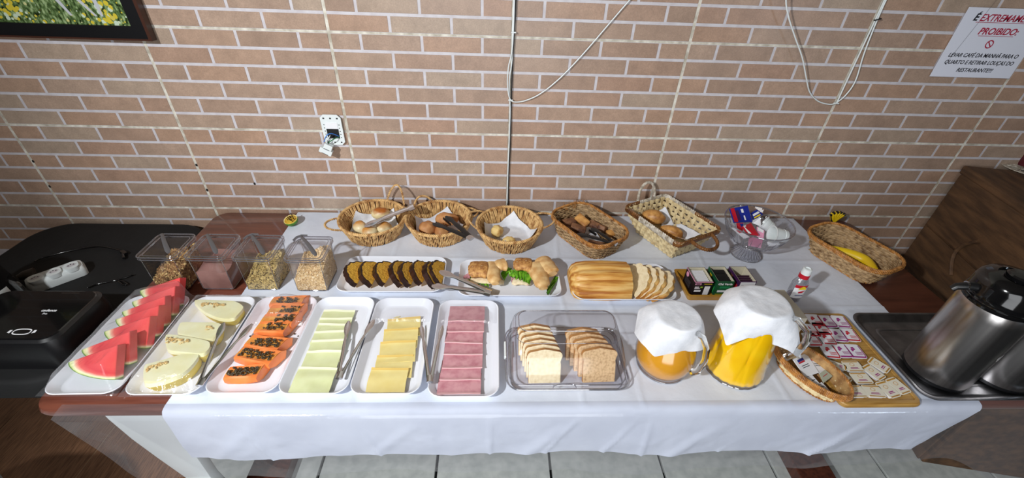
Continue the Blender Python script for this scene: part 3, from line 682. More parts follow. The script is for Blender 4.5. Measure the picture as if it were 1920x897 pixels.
def melon_slice_mesh(a, b_, t_):
    m_ = MB(); out = [(0, 0)] + [(-a * math.cos(k * PI / 28), -b_ * 0.5 * (1 + math.sin(k * PI / 28))) for k in range(15)]
    n_ = len(out); vs = [(x, y, -t_ / 2) for x, y in out] + [(x, y, t_ / 2) for x, y in out]
    fs = [tuple(range(n_))[::-1], tuple(range(n_, 2 * n_))]; ms = [0, 0]
    for k in range(n_):
        q = (k + 1) % n_; fs.append((k, q, q + n_, k + n_)); ms.append(1 if 1 <= k < n_ - 1 else 0)
    m_.add(vs, fs, ms); return m_
ys = [-0.845, -0.797, -0.745, -0.702, -0.662, -0.622, -0.582]
xs = [-1.000, -0.998, -0.985, -0.984, -0.988, -0.990, -0.994]
nm = ['nearest the table edge', 'second from the table edge', 'third from the table edge', 'in the middle of the row', 'third from the back of its tray', 'second from the back of its tray', 'at the very back of its tray']
for k in range(7):
    th = R(50 + 4 * math.sin(k * 2.1))
    tS = 0.028
    o_ = obj('watermelon_slice', melon_slice_mesh(0.118, 0.088, tS), [wm, wskin], None, (xs[k] - 0.012, ys[k] + 0.088 * math.cos(th) + 0.008, ZF + 0.088 * math.sin(th) + 0.007), (th, R(0), R(3 * math.sin(k * 1.7))), bevel=0.0015, bseg=1)
    tag(o_, 'watermelon slice with green rind, ' + nm[k], 'watermelon', 'watermelon slices')

z6 = lambda x, y: (240 + x / 4.271, 540 + y / 4.271)
z7 = lambda x, y: (380 + x / 4.271, 540 + y / 4.271)
def px_slab(ptspx, ztop, zbot, conv, outset=0.0, dome=0.004):
    P = [at(*conv(*p), ztop) for p in ptspx]; c = sum(P, Vector()) / len(P)
    # smooth resample
    Q = []
    n_ = len(P)
    for i in range(n_):
        a, b, cc, d = P[i - 1], P[i], P[(i + 1) % n_], P[(i + 2) % n_]
        for k in range(3):
            t = k / 3; Q.append(0.5 * ((2 * b) + (cc - a) * t + (2 * a - 5 * b + 4 * cc - d) * t * t + (3 * b - a - 3 * cc + d) * t ** 3))
    return Q, c
mel = [([(120, 640), (180, 612), (260, 590), (400, 548), (480, 540), (560, 540), (530, 600), (470, 665), (400, 712), (330, 742), (250, 765), (125, 775)], 0.795, 'large melon wedge at the table edge', [(150, 640), (310, 590)]),
       ([(290, 400), (330, 382), (480, 402), (600, 425), (650, 450), (640, 500), (590, 535), (520, 532), (400, 520), (310, 500)], 0.797, 'melon wedge with a yellow skin edge and many seeds, second from the table edge', [(330, 400), (520, 420)]),
       ([(392, 370), (400, 310), (430, 284), (560, 285), (700, 287), (745, 310), (725, 370), (680, 408), (620, 420), (480, 392)], 0.794, 'melon wedge third from the table edge with few seeds', [(650, 300), (690, 320)]),
       ([(525, 112), (570, 102), (700, 106), (800, 110), (860, 118), (920, 160), (882, 215), (840, 250), (760, 256), (680, 235), (600, 195), (550, 150)], 0.792, 'melon wedge at the back of its tray', [(580, 120), (770, 130)])]
for pts, zt, lb, sd in mel:
    Q, c = px_slab(pts, zt, ZF, z6)
    t_ = thing('melon_wedge', 'pale ' + lb, 'melon', (c.x, c.y, ZF), group='melon wedges')
    mb = MB(); loc = [q - Vector((c.x, c.y, 0)) for q in Q]
    def ringm(s_, z, dx=0): return [(p.x * s_ + dx, p.y * s_ + (0.004 if s_ < 1 else 0), z) for p in loc]
    H_ = zt - ZF
    mb.loft([ringm(0.90, 0.0005), ringm(0.97, H_ * 0.3), ringm(1.0, H_ * 0.75), ringm(0.99, H_), ringm(0.93, H_ + 0.0002), ringm(0.45, H_ - 0.001)], mis=[1, 1, 0, 0, 0, 0]); 
    obj('flesh', mb, ['melon', 'melon_skin'], t_, smooth=True, angle=0.5)
    a = at(*z6(*sd[0]), zt); b_ = at(*z6(*sd[1]), zt); mb = MB(); rnd = random.Random(len(pts))
    nseed = 34 if (b_ - a).length > 0.03 else 7
    for k in range(nseed):
        f = rnd.random(); p = a.lerp(b_, f) - Vector((c.x, c.y, ZF)); 
        mb.blob((p.x + rnd.uniform(-.004, .004), p.y - abs(rnd.gauss(0, 0.007)) - 0.002, H_ + 0.0015 + rnd.uniform(0, .002)), (0.0052, 0.0021, 0.0016), 6, 4, rot=(rnd.uniform(-.5, .5), rnd.uniform(-.3, .3), rnd.uniform(0, 3)))
    obj('seeds', mb, 'melon_seed', t_, smooth=True, kind='stuff')

# papaya
pap = [(155, 720, 415, 727, 'papaya piece nearest the table edge'), (240, 552, 510, 622, 'papaya piece second from the table edge'), (320, 455, 572, 512, 'papaya piece third from the table edge'), (400, 345, 630, 365, 'papaya piece in the middle of its row'),
       (445, 283, 695, 297, 'papaya piece third from the back'), (500, 214, 745, 222, 'papaya piece second from the back'), (525, 130, 775, 140, 'papaya piece at the very back')]
for k, (a, b_, c_, d_, lb) in enumerate(pap):
    H_ = 0.036; p = at(*z7(a, b_), ZF + H_); q = at(*z7(c_, d_), ZF + H_); ln = (q - p).length; an = math.atan2(q.y - p.y, q.x - p.x)
    t_ = thing('papaya_piece', 'orange ' + lb + ', topped with black seeds', 'papaya', (p.x, p.y, ZF), rz=an, group='papaya pieces')
    D_ = 0.040 if k else 0.036
    if k == 6: D_ = 0.034
    mb = MB(); rings = []
    for f in [i / 8 for i in range(9)]:
        x = ln * f; bl = 0.004 * math.sin(PI * f); sk = 0.020 * f * f
        endr = 1 - 0.12 * (abs(2 * f - 1) ** 4)
        rings.append([(x, 0.006 + sk, 0.001), (x, -0.001 + sk * 0.3 - bl, H_ * 0.45), (x, 0.0 + sk * .2, H_ * 0.93 * endr), (x, 0.004 + sk * .3, H_ * endr), (x, 0.010 + sk * .4, H_ - 0.003), (x, D_ * .75 + sk * .6, H_ - 0.003), (x + 0.004 * f, D_ + sk * 0.7, H_ * endr), (x + 0.006 * f, D_ + 0.006 + sk, H_ * 0.6), (x + 0.005 * f, D_ - 0.004 + sk, 0.001)])
    n_ = 9; vs = [v for r_ in rings for v in r_]; fs = []; ms = []
    for i in range(8):
        for j in range(n_):
            j2 = (j + 1) % n_; fs.append((i * n_ + j, i * n_ + j2, (i + 1) * n_ + j2, (i + 1) * n_ + j)); ms.append({4: 2, 7: 1, 8: 1}.get(j, 0))
    fs += [tuple(range(n_)), tuple(8 * n_ + j for j in range(n_))]; ms += [0, 0]
    mb.add(vs, fs, ms); obj('flesh', mb, ['papaya', 'papaya_skin', 'papaya_hollow'], t_, smooth=True, angle=0.6)
    mb = MB(); rnd = random.Random(k + 50); ns = [85, 75, 70, 36, 40, 34, 48][k]; x0_, x1_ = [(0.08, 0.93), (0.12, 0.95), (0.2, 0.97), (0.3, 0.95), (0.45, 0.98), (0.4, 0.98), (0.22, 0.85)][k]
    for i in range(ns):
        f = rnd.uniform(x0_, x1_); yy = rnd.uniform(0.006, D_ * .82) + 0.02 * f * f * .4
        mb.blob((ln * f, yy, H_ + rnd.uniform(0, 0.003)), (0.0030, 0.0027, 0.0026), 7, 5)
    obj('seeds', mb, 'seed_black', t_, smooth=True, kind='stuff')
mb = MB()
for u, v in ((765, 388), (735, 370), (380, 388)): p = at(*z7(u, v), ZF + 0.002); mb.blob(p, (0.0028, 0.0026, 0.002), 8, 5)
obj('fallen_seeds', mb, 'seed_black', TR[2], kind='stuff', smooth=True).matrix_parent_inverse = TR[2].matrix_world.inverted() if False else Matrix.Translation(-Vector(TR[2].location))

# cheese and ham sheets
ww = lambda x, y: (510 + x / 4.077, 540 + y / 4.077)
vv = lambda x, y: (780 + x / 4.272, 550 + y / 4.272)
M['cheese_pale_edge'] = PM('cheese_cut_edge', srgb(240, 240, 206), rough=.4); M['cheese_rind'] = PM('cheese_rind_edge', srgb(222, 188, 104), rough=.4)
def sheet(name, label, cat, group, c, w_, d_, rz, z, tilt, mat, seed, amp=0.0012, jag=0, edge=None, curl=1):
    rnd = random.Random(seed)
    def fn(a, b):
        x = (a - .5) * w_; y = (b - .5) * d_
        if jag: x += jag * (math.sin(b * 5 + seed) * .3 + rnd.uniform(-.1, .1)) * (1 if a < .5 else .5)
        b = 0.012 + 0.976 * b if 0 < b < 1 else b
        return (x, y, amp * noise.noise(Vector((a * 2 + seed * 3, b * 2.5, seed))) * 2 + 0.0012 * math.sin(a * 3 + seed) + 0.0035 * max(0, 1 - b * 5) ** 2 * (curl > 0) + 0.0035 * max(0, b * 5 - 4) ** 2 * (curl < 0))
    mb = MB(); mb.grid(fn, 8, 12)
    if edge:
        for q in range(len(mb.m)):
            if q // 8 == (0 if curl > 0 else 11): mb.m[q] = 1
    o_ = obj(name, mb, [mat, edge or mat], None, (c[0], c[1], z), (tilt, 0, rz), smooth=True, solid=0.0024, angle=0.6); return tag(o_, label, cat, group)
ordn = ['at the back of the stack', 'second from the back', 'third from the back', 'in the middle of the fan', 'third from the table edge', 'second from the table edge', 'nearest the table edge']
fr = [(345, 585, 325), (310, 575, 392), (283, 560, 440), (262, 540, 500), (240, 515, 578), (185, 490, 672), (125, 440, 808)]
for k, (xa, xb, yb) in enumerate(fr):
    z_ = ZF + 0.004 + 0.0012 * k; pa = at(*ww(xa - 5, yb), z_); pb = at(*ww(xb, yb), z_)
    d_ = 0.078; wd = 0.094 if k < 6 else 0.100
    cx = (pa.x + pb.x) / 2; sheet('cheese_slice', 'pale whitish cheese slice ' + ordn[k], 'cheese', 'pale cheese slices', (cx, pa.y + d_ / 2 - (0.0 if k < 6 else 0.002)), wd, d_, R([0, 3, -2, 3, 2, 0, -1][k]), z_ + 0.001, R(1.5), 'cheese_pale', k + 1, 0.0016, edge='cheese_pale_edge', curl=-1)
mb = MB(); 
fr = [(870, 1110, 375, 6), (845, 1085, 470, 4), (815, 1070, 575, 5), (785, 1040, 690, 3), (725, 1000, 800, 0)]
for k, (xa, xb, yb, an) in enumerate(fr):
    z_ = ZF + 0.004 + 0.0014 * k; pa = at(*ww(xa, yb), z_); pb = at(*ww(xb, yb), z_)
    sheet('cheese_slice', 'yellow cheese slice ' + ['at the back', 'second from the back', 'in the middle of the fan', 'second from the table edge', 'nearest the table edge'][k], 'cheese', 'yellow cheese slices', ((pa.x + pb.x) / 2, pa.y + 0.036), 0.098, 0.072, R(an), z_ + 0.001, R(1.5), 'cheese_yellow', k + 11, 0.0012, jag=0.003, edge='cheese_rind', curl=-1)
mb = MB(); p = at(*ww(955, 228), ZF); mb.prism([(-.010, -.003), (.004, -.001), (.011, .004), (-.002, .002)], 0, 0.002); tag(obj('cheese_crumb', mb, 'cheese_yellow', loc=(p.x, p.y, ZF)), 'small yellow cheese scrap alone at the back of its tray', 'cheese')
fr = [(262, 545, 240), (250, 540, 326), (235, 530, 415), (225, 530, 508), (210, 530, 615), (190, 518, 712), (172, 512, 826)]
for k, (xa, xb, yb) in enumerate(fr):
    z_ = ZF + 0.0035 + 0.0012 * (7 - k); pa = at(*vv(xa, yb), z_); pb = at(*vv(xb, yb), z_)
    sheet('ham_slice', 'pink ham slice ' + ordn[k], 'ham', 'ham slices', ((pa.x + pb.x) / 2, pa.y + 0.034), 0.108 if k < 6 else 0.112, 0.068, R([0, 1, -1, 0.5, 0, -1, -0.5][k]), z_ + 0.0015, R(-1.5), 'ham', k + 31, 0.0008, edge='ham_edge')

# cake
def cake_slice(seed):
    rnd = random.Random(seed); n_ = 22; out = []
    a_, b_ = 0.062, 0.055
    for k in range(n_):
        t = R(-82) + R(164) * k / (n_ - 1); r_ = 1 + rnd.uniform(-.045, .045)
        out.append((a_ * math.cos(t) * r_, b_ * math.sin(t) * r_ * 1.02))     # convex side at +x(local) 
    out.append((0.006, 0.030)); out.append((0.004, 0.0)); out.append((0.010, -0.034))
    N2 = len(out); cx, cy = 0.022, 0.0
    ins = [(x + (cx - x) * 0.14, y + (cy - y) * 0.10) if 1 < i < n_ - 2 else (x + (cx - x) * 0.02, y + (cy - y) * 0.02) for i, (x, y) in enumerate(out)]
    h = 0.019; m_ = MB()
    vs = [(x, y, 0) for x, y in out] + [(x, y, h) for x, y in out] + [(x + rnd.uniform(-.001, .001), y, h + 0.0008) for x, y in ins]
    fs = [tuple(range(N2))[::-1]]; ms = [0]
    for k in range(N2):
        q = (k + 1) % N2; c_ = 1 if k < n_ - 1 else 0
        fs.append((k, q, q + N2, k + N2)); ms.append(c_); fs.append((k + N2, q + N2, q + 2 * N2, k + 2 * N2)); ms.append(c_)
    # inner face as fan
    vs.append((cx, cy, h + 0.001)); e = len(vs) - 1
    for k in range(N2): fs.append((k + 2 * N2, (k + 1) % N2 + 2 * N2, e)); ms.append(0)
    m_.add(vs, fs, ms); return m_
cx_ = [-0.531, -0.487, -0.438, -0.392, -0.362, -0.322, -0.284, -0.262]
for k in range(8):
    base = (cx_[k] + 0.030, -0.431 + 0.004 * math.sin(k * 3), ZF + 0.002)
    tl = R(-(180 - [38, 42, 40, 50, 50, 46, 55, 48][k]))
    o_ = obj('cake_slice', cake_slice(k + 3), ['cake', 'choc'], None, base)
    # local +x (crust) -> up and to the left ; local +z (cut face) -> up and to the right
    el = R([34, 38, 36, 46, 46, 44, 50, 44][k]); ex = Vector((-math.cos(el), 0, math.sin(el))); ez = Vector((math.sin(el), 0, math.cos(el))); ey = ez.cross(ex)
    rm = Matrix((ex, ey, ez)).transposed() @ Matrix.Rotation(R(5 * math.sin(k * 2.3)), 3, 'Z'); o_.rotation_euler = rm.to_euler()
    tag(o_, 'slice of orange cake with dark chocolate crust, ' + ['leftmost on its tray', 'second from the left end of the tray', 'third from the left end of the tray', 'fourth from the left, tallest edge', 'fifth from the left, thin wedge showing', 'third from the tray end with tongs', 'mostly hidden behind the last slice', 'under the tips of the cake tongs'][k], 'cake', 'cake slices')

# croissant sandwiches
def horn(P0, P1, r0, r1, n_seg=3, seed=0, flat=0.8):
    m_ = MB(); a = Vector(P0); b_ = Vector(P1); path = []; rad = []
    N3 = 18
    for k in range(N3 + 1):
        f = k / N3; path.append(a.lerp(b_, f) + Vector((0, 0, 0.006 * math.sin(PI * f))))
        seg = (f * n_seg) % 1; r_ = (r0 + (r1 - r0) * f) * (0.95 + 0.07 * math.sin(PI * seg) ** 0.6)
        if f < 0.06: r_ *= 0.72
        if f > 0.94: r_ *= 0.7
        rad.append((r_ * flat, r_ * (1 + 0.04 * noise.noise(Vector((f * 4, seed, 0))))))
    m_.tube(path, 0.01, 16, flat=rad, up=(0, 0, 1)); return m_
ss = lambda x, y: (840 + x / 8, 470 + y / 8)
def leaf(pts, z, seed, amp=0.006):
    P = [at(*ss(*p), z) for p in pts]; m_ = MB(); rnd = random.Random(seed)
    # strip: pts given as pairs (upper, lower)
    up_, lo = P[:len(P) // 2], P[len(P) // 2:]
    nU = 16; nV = 5
    def ev(L_, f):
        s_ = f * (len(L_) - 1); i = min(int(s_), len(L_) - 2); return L_[i].lerp(L_[i + 1], s_ - i)
    def fn(a, b):
        p = ev(up_, a).lerp(ev(lo, a), b); q = p + Vector((0.002 * noise.noise(Vector((a * 20, b * 9, seed))), 0.0025 * math.sin(a * 38 + seed) * b, amp * (noise.noise(Vector((a * 14 + seed, b * 5, 1))) + 0.6 * math.sin(a * 44) * b) - 0.006 * b)); q.z = max(q.z, ZF + 0.001 - ZT * 0); return q
    m_.grid(fn, nU * 3, nV); return m_
def shift(m_, o): m_.v = [(v[0] - o[0], v[1] - o[1], v[2] - o[2]) for v in m_.v]; return m_
def sandwich(label, zb, chunk, hornA, hornB, leaves, ham, bottom):
    c = at(*ss(*chunk[0]), zb); o0 = Vector((c.x, c.y, ZF)); t_ = thing('croissant_sandwich', label, 'sandwich', o0, group='croissant sandwiches')
    a, b_, r0, r1 = chunk[1:]
    m_ = horn(at(*ss(*a), zb), at(*ss(*b_), zb), r0, r1, 2, 3, 0.55); obj('sesame_half', shift(m_, o0), 'sesame', t_, smooth=True, label='sesame-topped end of the croissant')
    for hN, nm_ in ((hornA, 'folded_tip'), (hornB, 'folded_tip')):
        a, b_, r0, r1, zz = hN
        obj(nm_, shift(horn(at(*ss(*a), zz), at(*ss(*b_), zz + 0.004), r0, r1, 3, 5, 0.62), o0), 'croissant', t_, smooth=True)
    for k, (pts, z) in enumerate(leaves): obj('lettuce_leaf', shift(leaf(pts, z, k * 3 + len(label)), o0), 'lettuce', t_, smooth=True)
    pts, z = ham; m_ = leaf(pts, z, 4, 0.002); obj('ham', shift(m_, o0), 'ham', t_, smooth=True)
    a, b_, r0, r1 = bottom; obj('bottom_half', shift(horn(at(*ss(*a), ZF + 0.010), at(*ss(*b_), ZF + 0.010), r0, r1, 3, 1, 0.38), o0), 'crumb_white', t_, smooth=True)
sandwich('filled croissant with lettuce and ham nearest the cake tongs', 0.795, ((460, 300), (320, 300), (600, 300), 0.036, 0.038), ((625, 215), (710, 500), 0.033, 0.019, 0.79), ((650, 270), (870, 215), 0.018, 0.030, 0.792),
         [([(300, 405), (420, 400), (600, 410), (330, 460), (450, 480), (610, 520)], 0.777), ([(880, 250), (960, 270), (900, 350), (790, 330), (830, 400), (850, 420)], 0.782)], ([(230, 385), (300, 340), (330, 360), (230, 405), (290, 400), (330, 400)], 0.785), ((300, 440), (840, 480), 0.022, 0.016))
sandwich('filled croissant with the most lettuce, nearer the ridged loaf', 0.800, ((1120, 210), (990, 215), (1260, 235), 0.028, 0.032), ((1320, 230), (1430, 570), 0.042, 0.022, 0.79), ((1400, 140), (1560, 360), 0.030, 0.030, 0.797),
         [([(905, 300), (1100, 270), (1250, 300), (920, 360), (1150, 400), (1230, 490)], 0.786), ([(910, 320), (1100, 320), (1290, 380), (930, 370), (1120, 430), (1220, 480)], 0.790), ([(1600, 380), (1660, 400), (1620, 480), (1490, 570), (1480, 620), (1500, 640)], 0.776)], ([(950, 400), (1050, 420), (1200, 470), (950, 455), (1050, 470), (1200, 500)], 0.778), ((960, 470), (1230, 480), 0.020, 0.018))

# ridged loaf
lt = thing('ridged_loaf', 'long golden loaf with lengthwise ridges on its white tray', 'bread', (0.315, -0.456, ZF))
def loaf_sec(s_=1.0, n_=64):
    pts = []
    for k in range(n_):
        t = PI * k / (n_ - 1); rg = 1 + 0.085 * abs(math.sin(t * 5.5)) ** 0.7 - 0.06
        pts.append((0.074 * math.cos(t) * rg * s_, 0.079 * (math.sin(t) ** 0.75) * rg * s_))
    return pts
mb = MB(); rings = []
for x, s_, zsh in ((-0.118, 0.30, 0.02), (-0.115, 0.62, 0.006), (-0.105, 0.84, 0.001), (-0.09, 0.95, 0), (-0.06, 1.0, 0), (0.0, 1.02, 0), (0.05, 1.0, 0), (0.083, 0.97, 0)):
    rings.append([(x, y - 0.003, z + 0.001 + zsh) for y, z in loaf_sec(s_)])
mb.loft(rings)
m_, n, b = nt('ridged_loaf_crust'); L = n.links; inp(b, rough=0.45)
tc = n.nodes.new('ShaderNodeTexCoord'); mp = n.nodes.new('ShaderNodeMapping'); mp.inputs['Scale'].default_value = (3, 34, 34); L.new(tc.outputs['Object'], mp.inputs[0])
no = n.nodes.new('ShaderNodeTexNoise'); no.inputs['Scale'].default_value = 2.2; no.inputs['Detail'].default_value = 4; L.new(mp.outputs[0], no.inputs['Vector'])
cr = n.nodes.new('ShaderNodeValToRGB'); e = cr.color_ramp.elements; e[0].position = 0.36; e[0].color = srgb(176, 108, 42); e[1].position = 0.62; e[1].color = srgb(236, 194, 120); x = cr.color_ramp.elements.new(0.48); x.color = srgb(214, 156, 76)
L.new(no.outputs['Fac'], cr.inputs[0]); L.new(cr.outputs[0], b.inputs['Base Color']); M['loafcrust'] = m_
obj('crust', mb, 'loafcrust', lt, smooth=True, angle=1.0)
mb = MB(); mb.loft([[(0.0835, y * .97 - 0.003, 0.003 + z * .96) for y, z in loaf_sec(0.96)], [(0.0845, y * .97 - 0.003, 0.003 + z * .96) for y, z in loaf_sec(0.95)]]); obj('cut_face', mb, 'crumb_white', lt)
def loaf_slice():
    sec = loaf_sec(0.97, 44); ins = [(y * .95, 0.002 + z * .94) for y, z in sec]; n_ = len(sec); h = 0.0150; m_ = MB()
    vs = [(z, y, 0) for y, z in sec] + [(z, y, h) for y, z in sec] + [(z, y, h + 0.0005) for y, z in ins]; fs = [tuple(range(n_))[::-1], tuple(range(2 * n_, 3 * n_))]; ms = [0, 0]
    for k in range(n_):
        q = (k + 1) % n_; fs.append((k, q, q + n_, k + n_)); ms.append(1); fs.append((k + n_, q + n_, q + 2 * n_, k + 2 * n_)); ms.append(0)
    m_.add(vs, fs, ms); return m_
for k, (x, y, el, lb) in enumerate(((0.408, -0.460, 50, 'against the loaf end'), (0.431, -0.462, 46, 'second from the loaf'), (0.452, -0.468, 42, 'third from the loaf'), (0.474, -0.474, 34, 'farthest from the loaf, at the tray end'))):
    el = R(el); ex = Vector((math.cos(el), 0, math.sin(el))); ez = Vector((-math.sin(el), 0, math.cos(el))); ey = ez.cross(ex)
    o_ = obj('loaf_slice', loaf_slice(), ['crumb_white', 'loafcrust'], None, (x + 0.012, y, ZF + 0.0015)); o_.rotation_euler = (Matrix.Rotation(R(-6 * k), 3, 'Z') @ Matrix((ex, ey, ez)).transposed()).to_euler()
    tag(o_, 'scalloped white slice of the ridged loaf, ' + lb, 'bread', 'slices of the ridged loaf')

# cling film over the wrapped trays
def film(label, cx, cy, w_, l_, bulge, seed, rz=0):
    def fn(a, b):
        x = (a - .5) * w_; y = (b - .5) * l_
        e = min(1, min(a, 1 - a) / 0.1) * min(1, min(b, 1 - b) / 0.07)
        return (x, y, 0.0018 * e * noise.noise(Vector((x * 40, y * 22, seed))) + 0.0010 * noise.noise(Vector((x * 160 + y * 60, y * 40, seed))) * e + bulge(a, b) + 0.0008 - 0.007 * (1 - e))
    mb = MB(); mb.grid(fn, 44, 70); return tag(obj('cling_film', mb, 'film', None, (cx, cy, ZT + 0.0255), (0, 0, rz), smooth=True, angle=None), label, 'cling film')
film('cling film stretched over the watermelon tray', -1.0735, -0.7145, 0.190, 0.358, lambda a, b: (0.028 + 0.052 * a) * sm(a / .22) * sm((1 - a) / .10) * sm(b / .10) * sm((1.0 - b) / .05), 1)
film('cling film stretched over the melon tray', -0.878, -0.7175, 0.192, 0.358, lambda a, b: 0.025 * sm(a / .12) * sm((1 - a) / .12) * sm(b / .15) * sm((1 - b) / .08), 2)
film('cling film at the back end of the yellow cheese tray', -0.329, -0.590, 0.186, 0.11, lambda a, b: 0.0, 3)
film('cling film at the back end of the ham tray', -0.130, -0.60, 0.186, 0.10, lambda a, b: 0.0, 4)
film('cling film at the back end of the papaya tray', -0.689, -0.60, 0.186, 0.12, lambda a, b: 0.028 * math.exp(-((a - .5) / .3) ** 2) * sm(b / .2) * sm((1 - b) / .2), 5)

# ---------------------------------------------------------------- tongs
def tongs(label, H_, A_, B_, mat='chrome', wid=0.0045, pad=0.0095, teeth=False, tipmat=None, bow=0.006, hingew=0.012, thk=0.0022, cup=True):
    H = Vector(H_); t_ = thing('tongs', label, 'tongs', H, group='serving tongs')
    for tip in (A_, B_):
        tip = Vector(tip); d = tip - H; L_ = d.length; side = Vector((-d.y, d.x, 0)).normalized()
        oth = Vector(B_) if tip == Vector(A_) else Vector(A_); sg = -1 if (oth - H).dot(side) > 0 else 1
        path = []; fl = []
        for k in range(15):
            f = k / 14; path.append(d * f + side * sg * (bow * math.sin(PI * min(1, f * 1.15)) + 0.002) + Vector((0, 0, 0.003 * math.sin(PI * f))))
            if f < 0.12: wdt = hingew * 0.5
            elif f < 0.62: wdt = wid
            elif f < 0.72: wdt = wid * 0.8
            else: wdt = wid * .8 + (pad - wid * .8) * math.sin(PI * min(1, (f - 0.72) / 0.30)) ** 0.7
            if k == 14: wdt = pad * 0.35
            fl.append((thk if f > 0.68 else thk * 1.4, max(0.0015, wdt)))
        m_ = MB(); m_.tube(path, 0.01, 10, flat=fl, up=(0, 0, 1)); obj('arm', m_, mat, t_, smooth=True)
        if teeth:
            m_ = MB()
            for q in range(7):
                f = 0.70 + 0.27 * q / 6; p = d * f + side * sg * (bow * math.sin(PI * min(1, f * 1.15)) + 0.002) - side * sg * pad; m_.box((p.x, p.y, p.z - 0.003), (0.004, 0.004, 0.009), rot=(0, 0, math.atan2(d.y, d.x)))
            obj('teeth', m_, tipmat or mat, t_, kind='stuff')
    m_ = MB(); ad = ((Vector(A_) + Vector(B_)) / 2 - H).normalized(); m_.tube([-ad * 0.004, ad * 0.016], 0.01, 10, flat=(0.0055, hingew * 0.75), up=(0, 0, 1)); obj('hinge', m_, 'chrome', t_, smooth=True, angle=0.8)
    return t_
RZ = ZT + 0.026
tongs('steel tongs lying across the melon and papaya trays', at(*z6(575, 775), RZ + .004), at(*z6(775, 280), RZ + 0.022), at(*z7(392, 290), RZ + 0.006), 'chrome', bow=0.0)
tongs('steel tongs standing open on the pale cheese slices', at(*ww(515, 685), RZ + 0.002), at(*ww(592, 255), ZF + 0.020), at(*ww(775, 245), RZ + 0.006), 'chrome', bow=0.0)
tongs('steel tongs between the yellow cheese and the ham', at(*vv(112, 705), RZ + 0.003), at(*ww(1146, 285), ZF + 0.016), at(*vv(207, 262), RZ + 0.006), 'chrome', wid=0.005, pad=0.007, bow=0.0)
uu = lambda x, y: (620 + x / 6, 470 + y / 6)
tongs('wide steel tongs reaching from the croissants to the cake', at(*uu(1790, 478), RZ + 0.006), at(*uu(1222, 238), RZ + 0.028), at(*uu(1140, 392), RZ + 0.012), 'chrome', wid=0.0095, pad=0.015, bow=0.0, hingew=0.022)

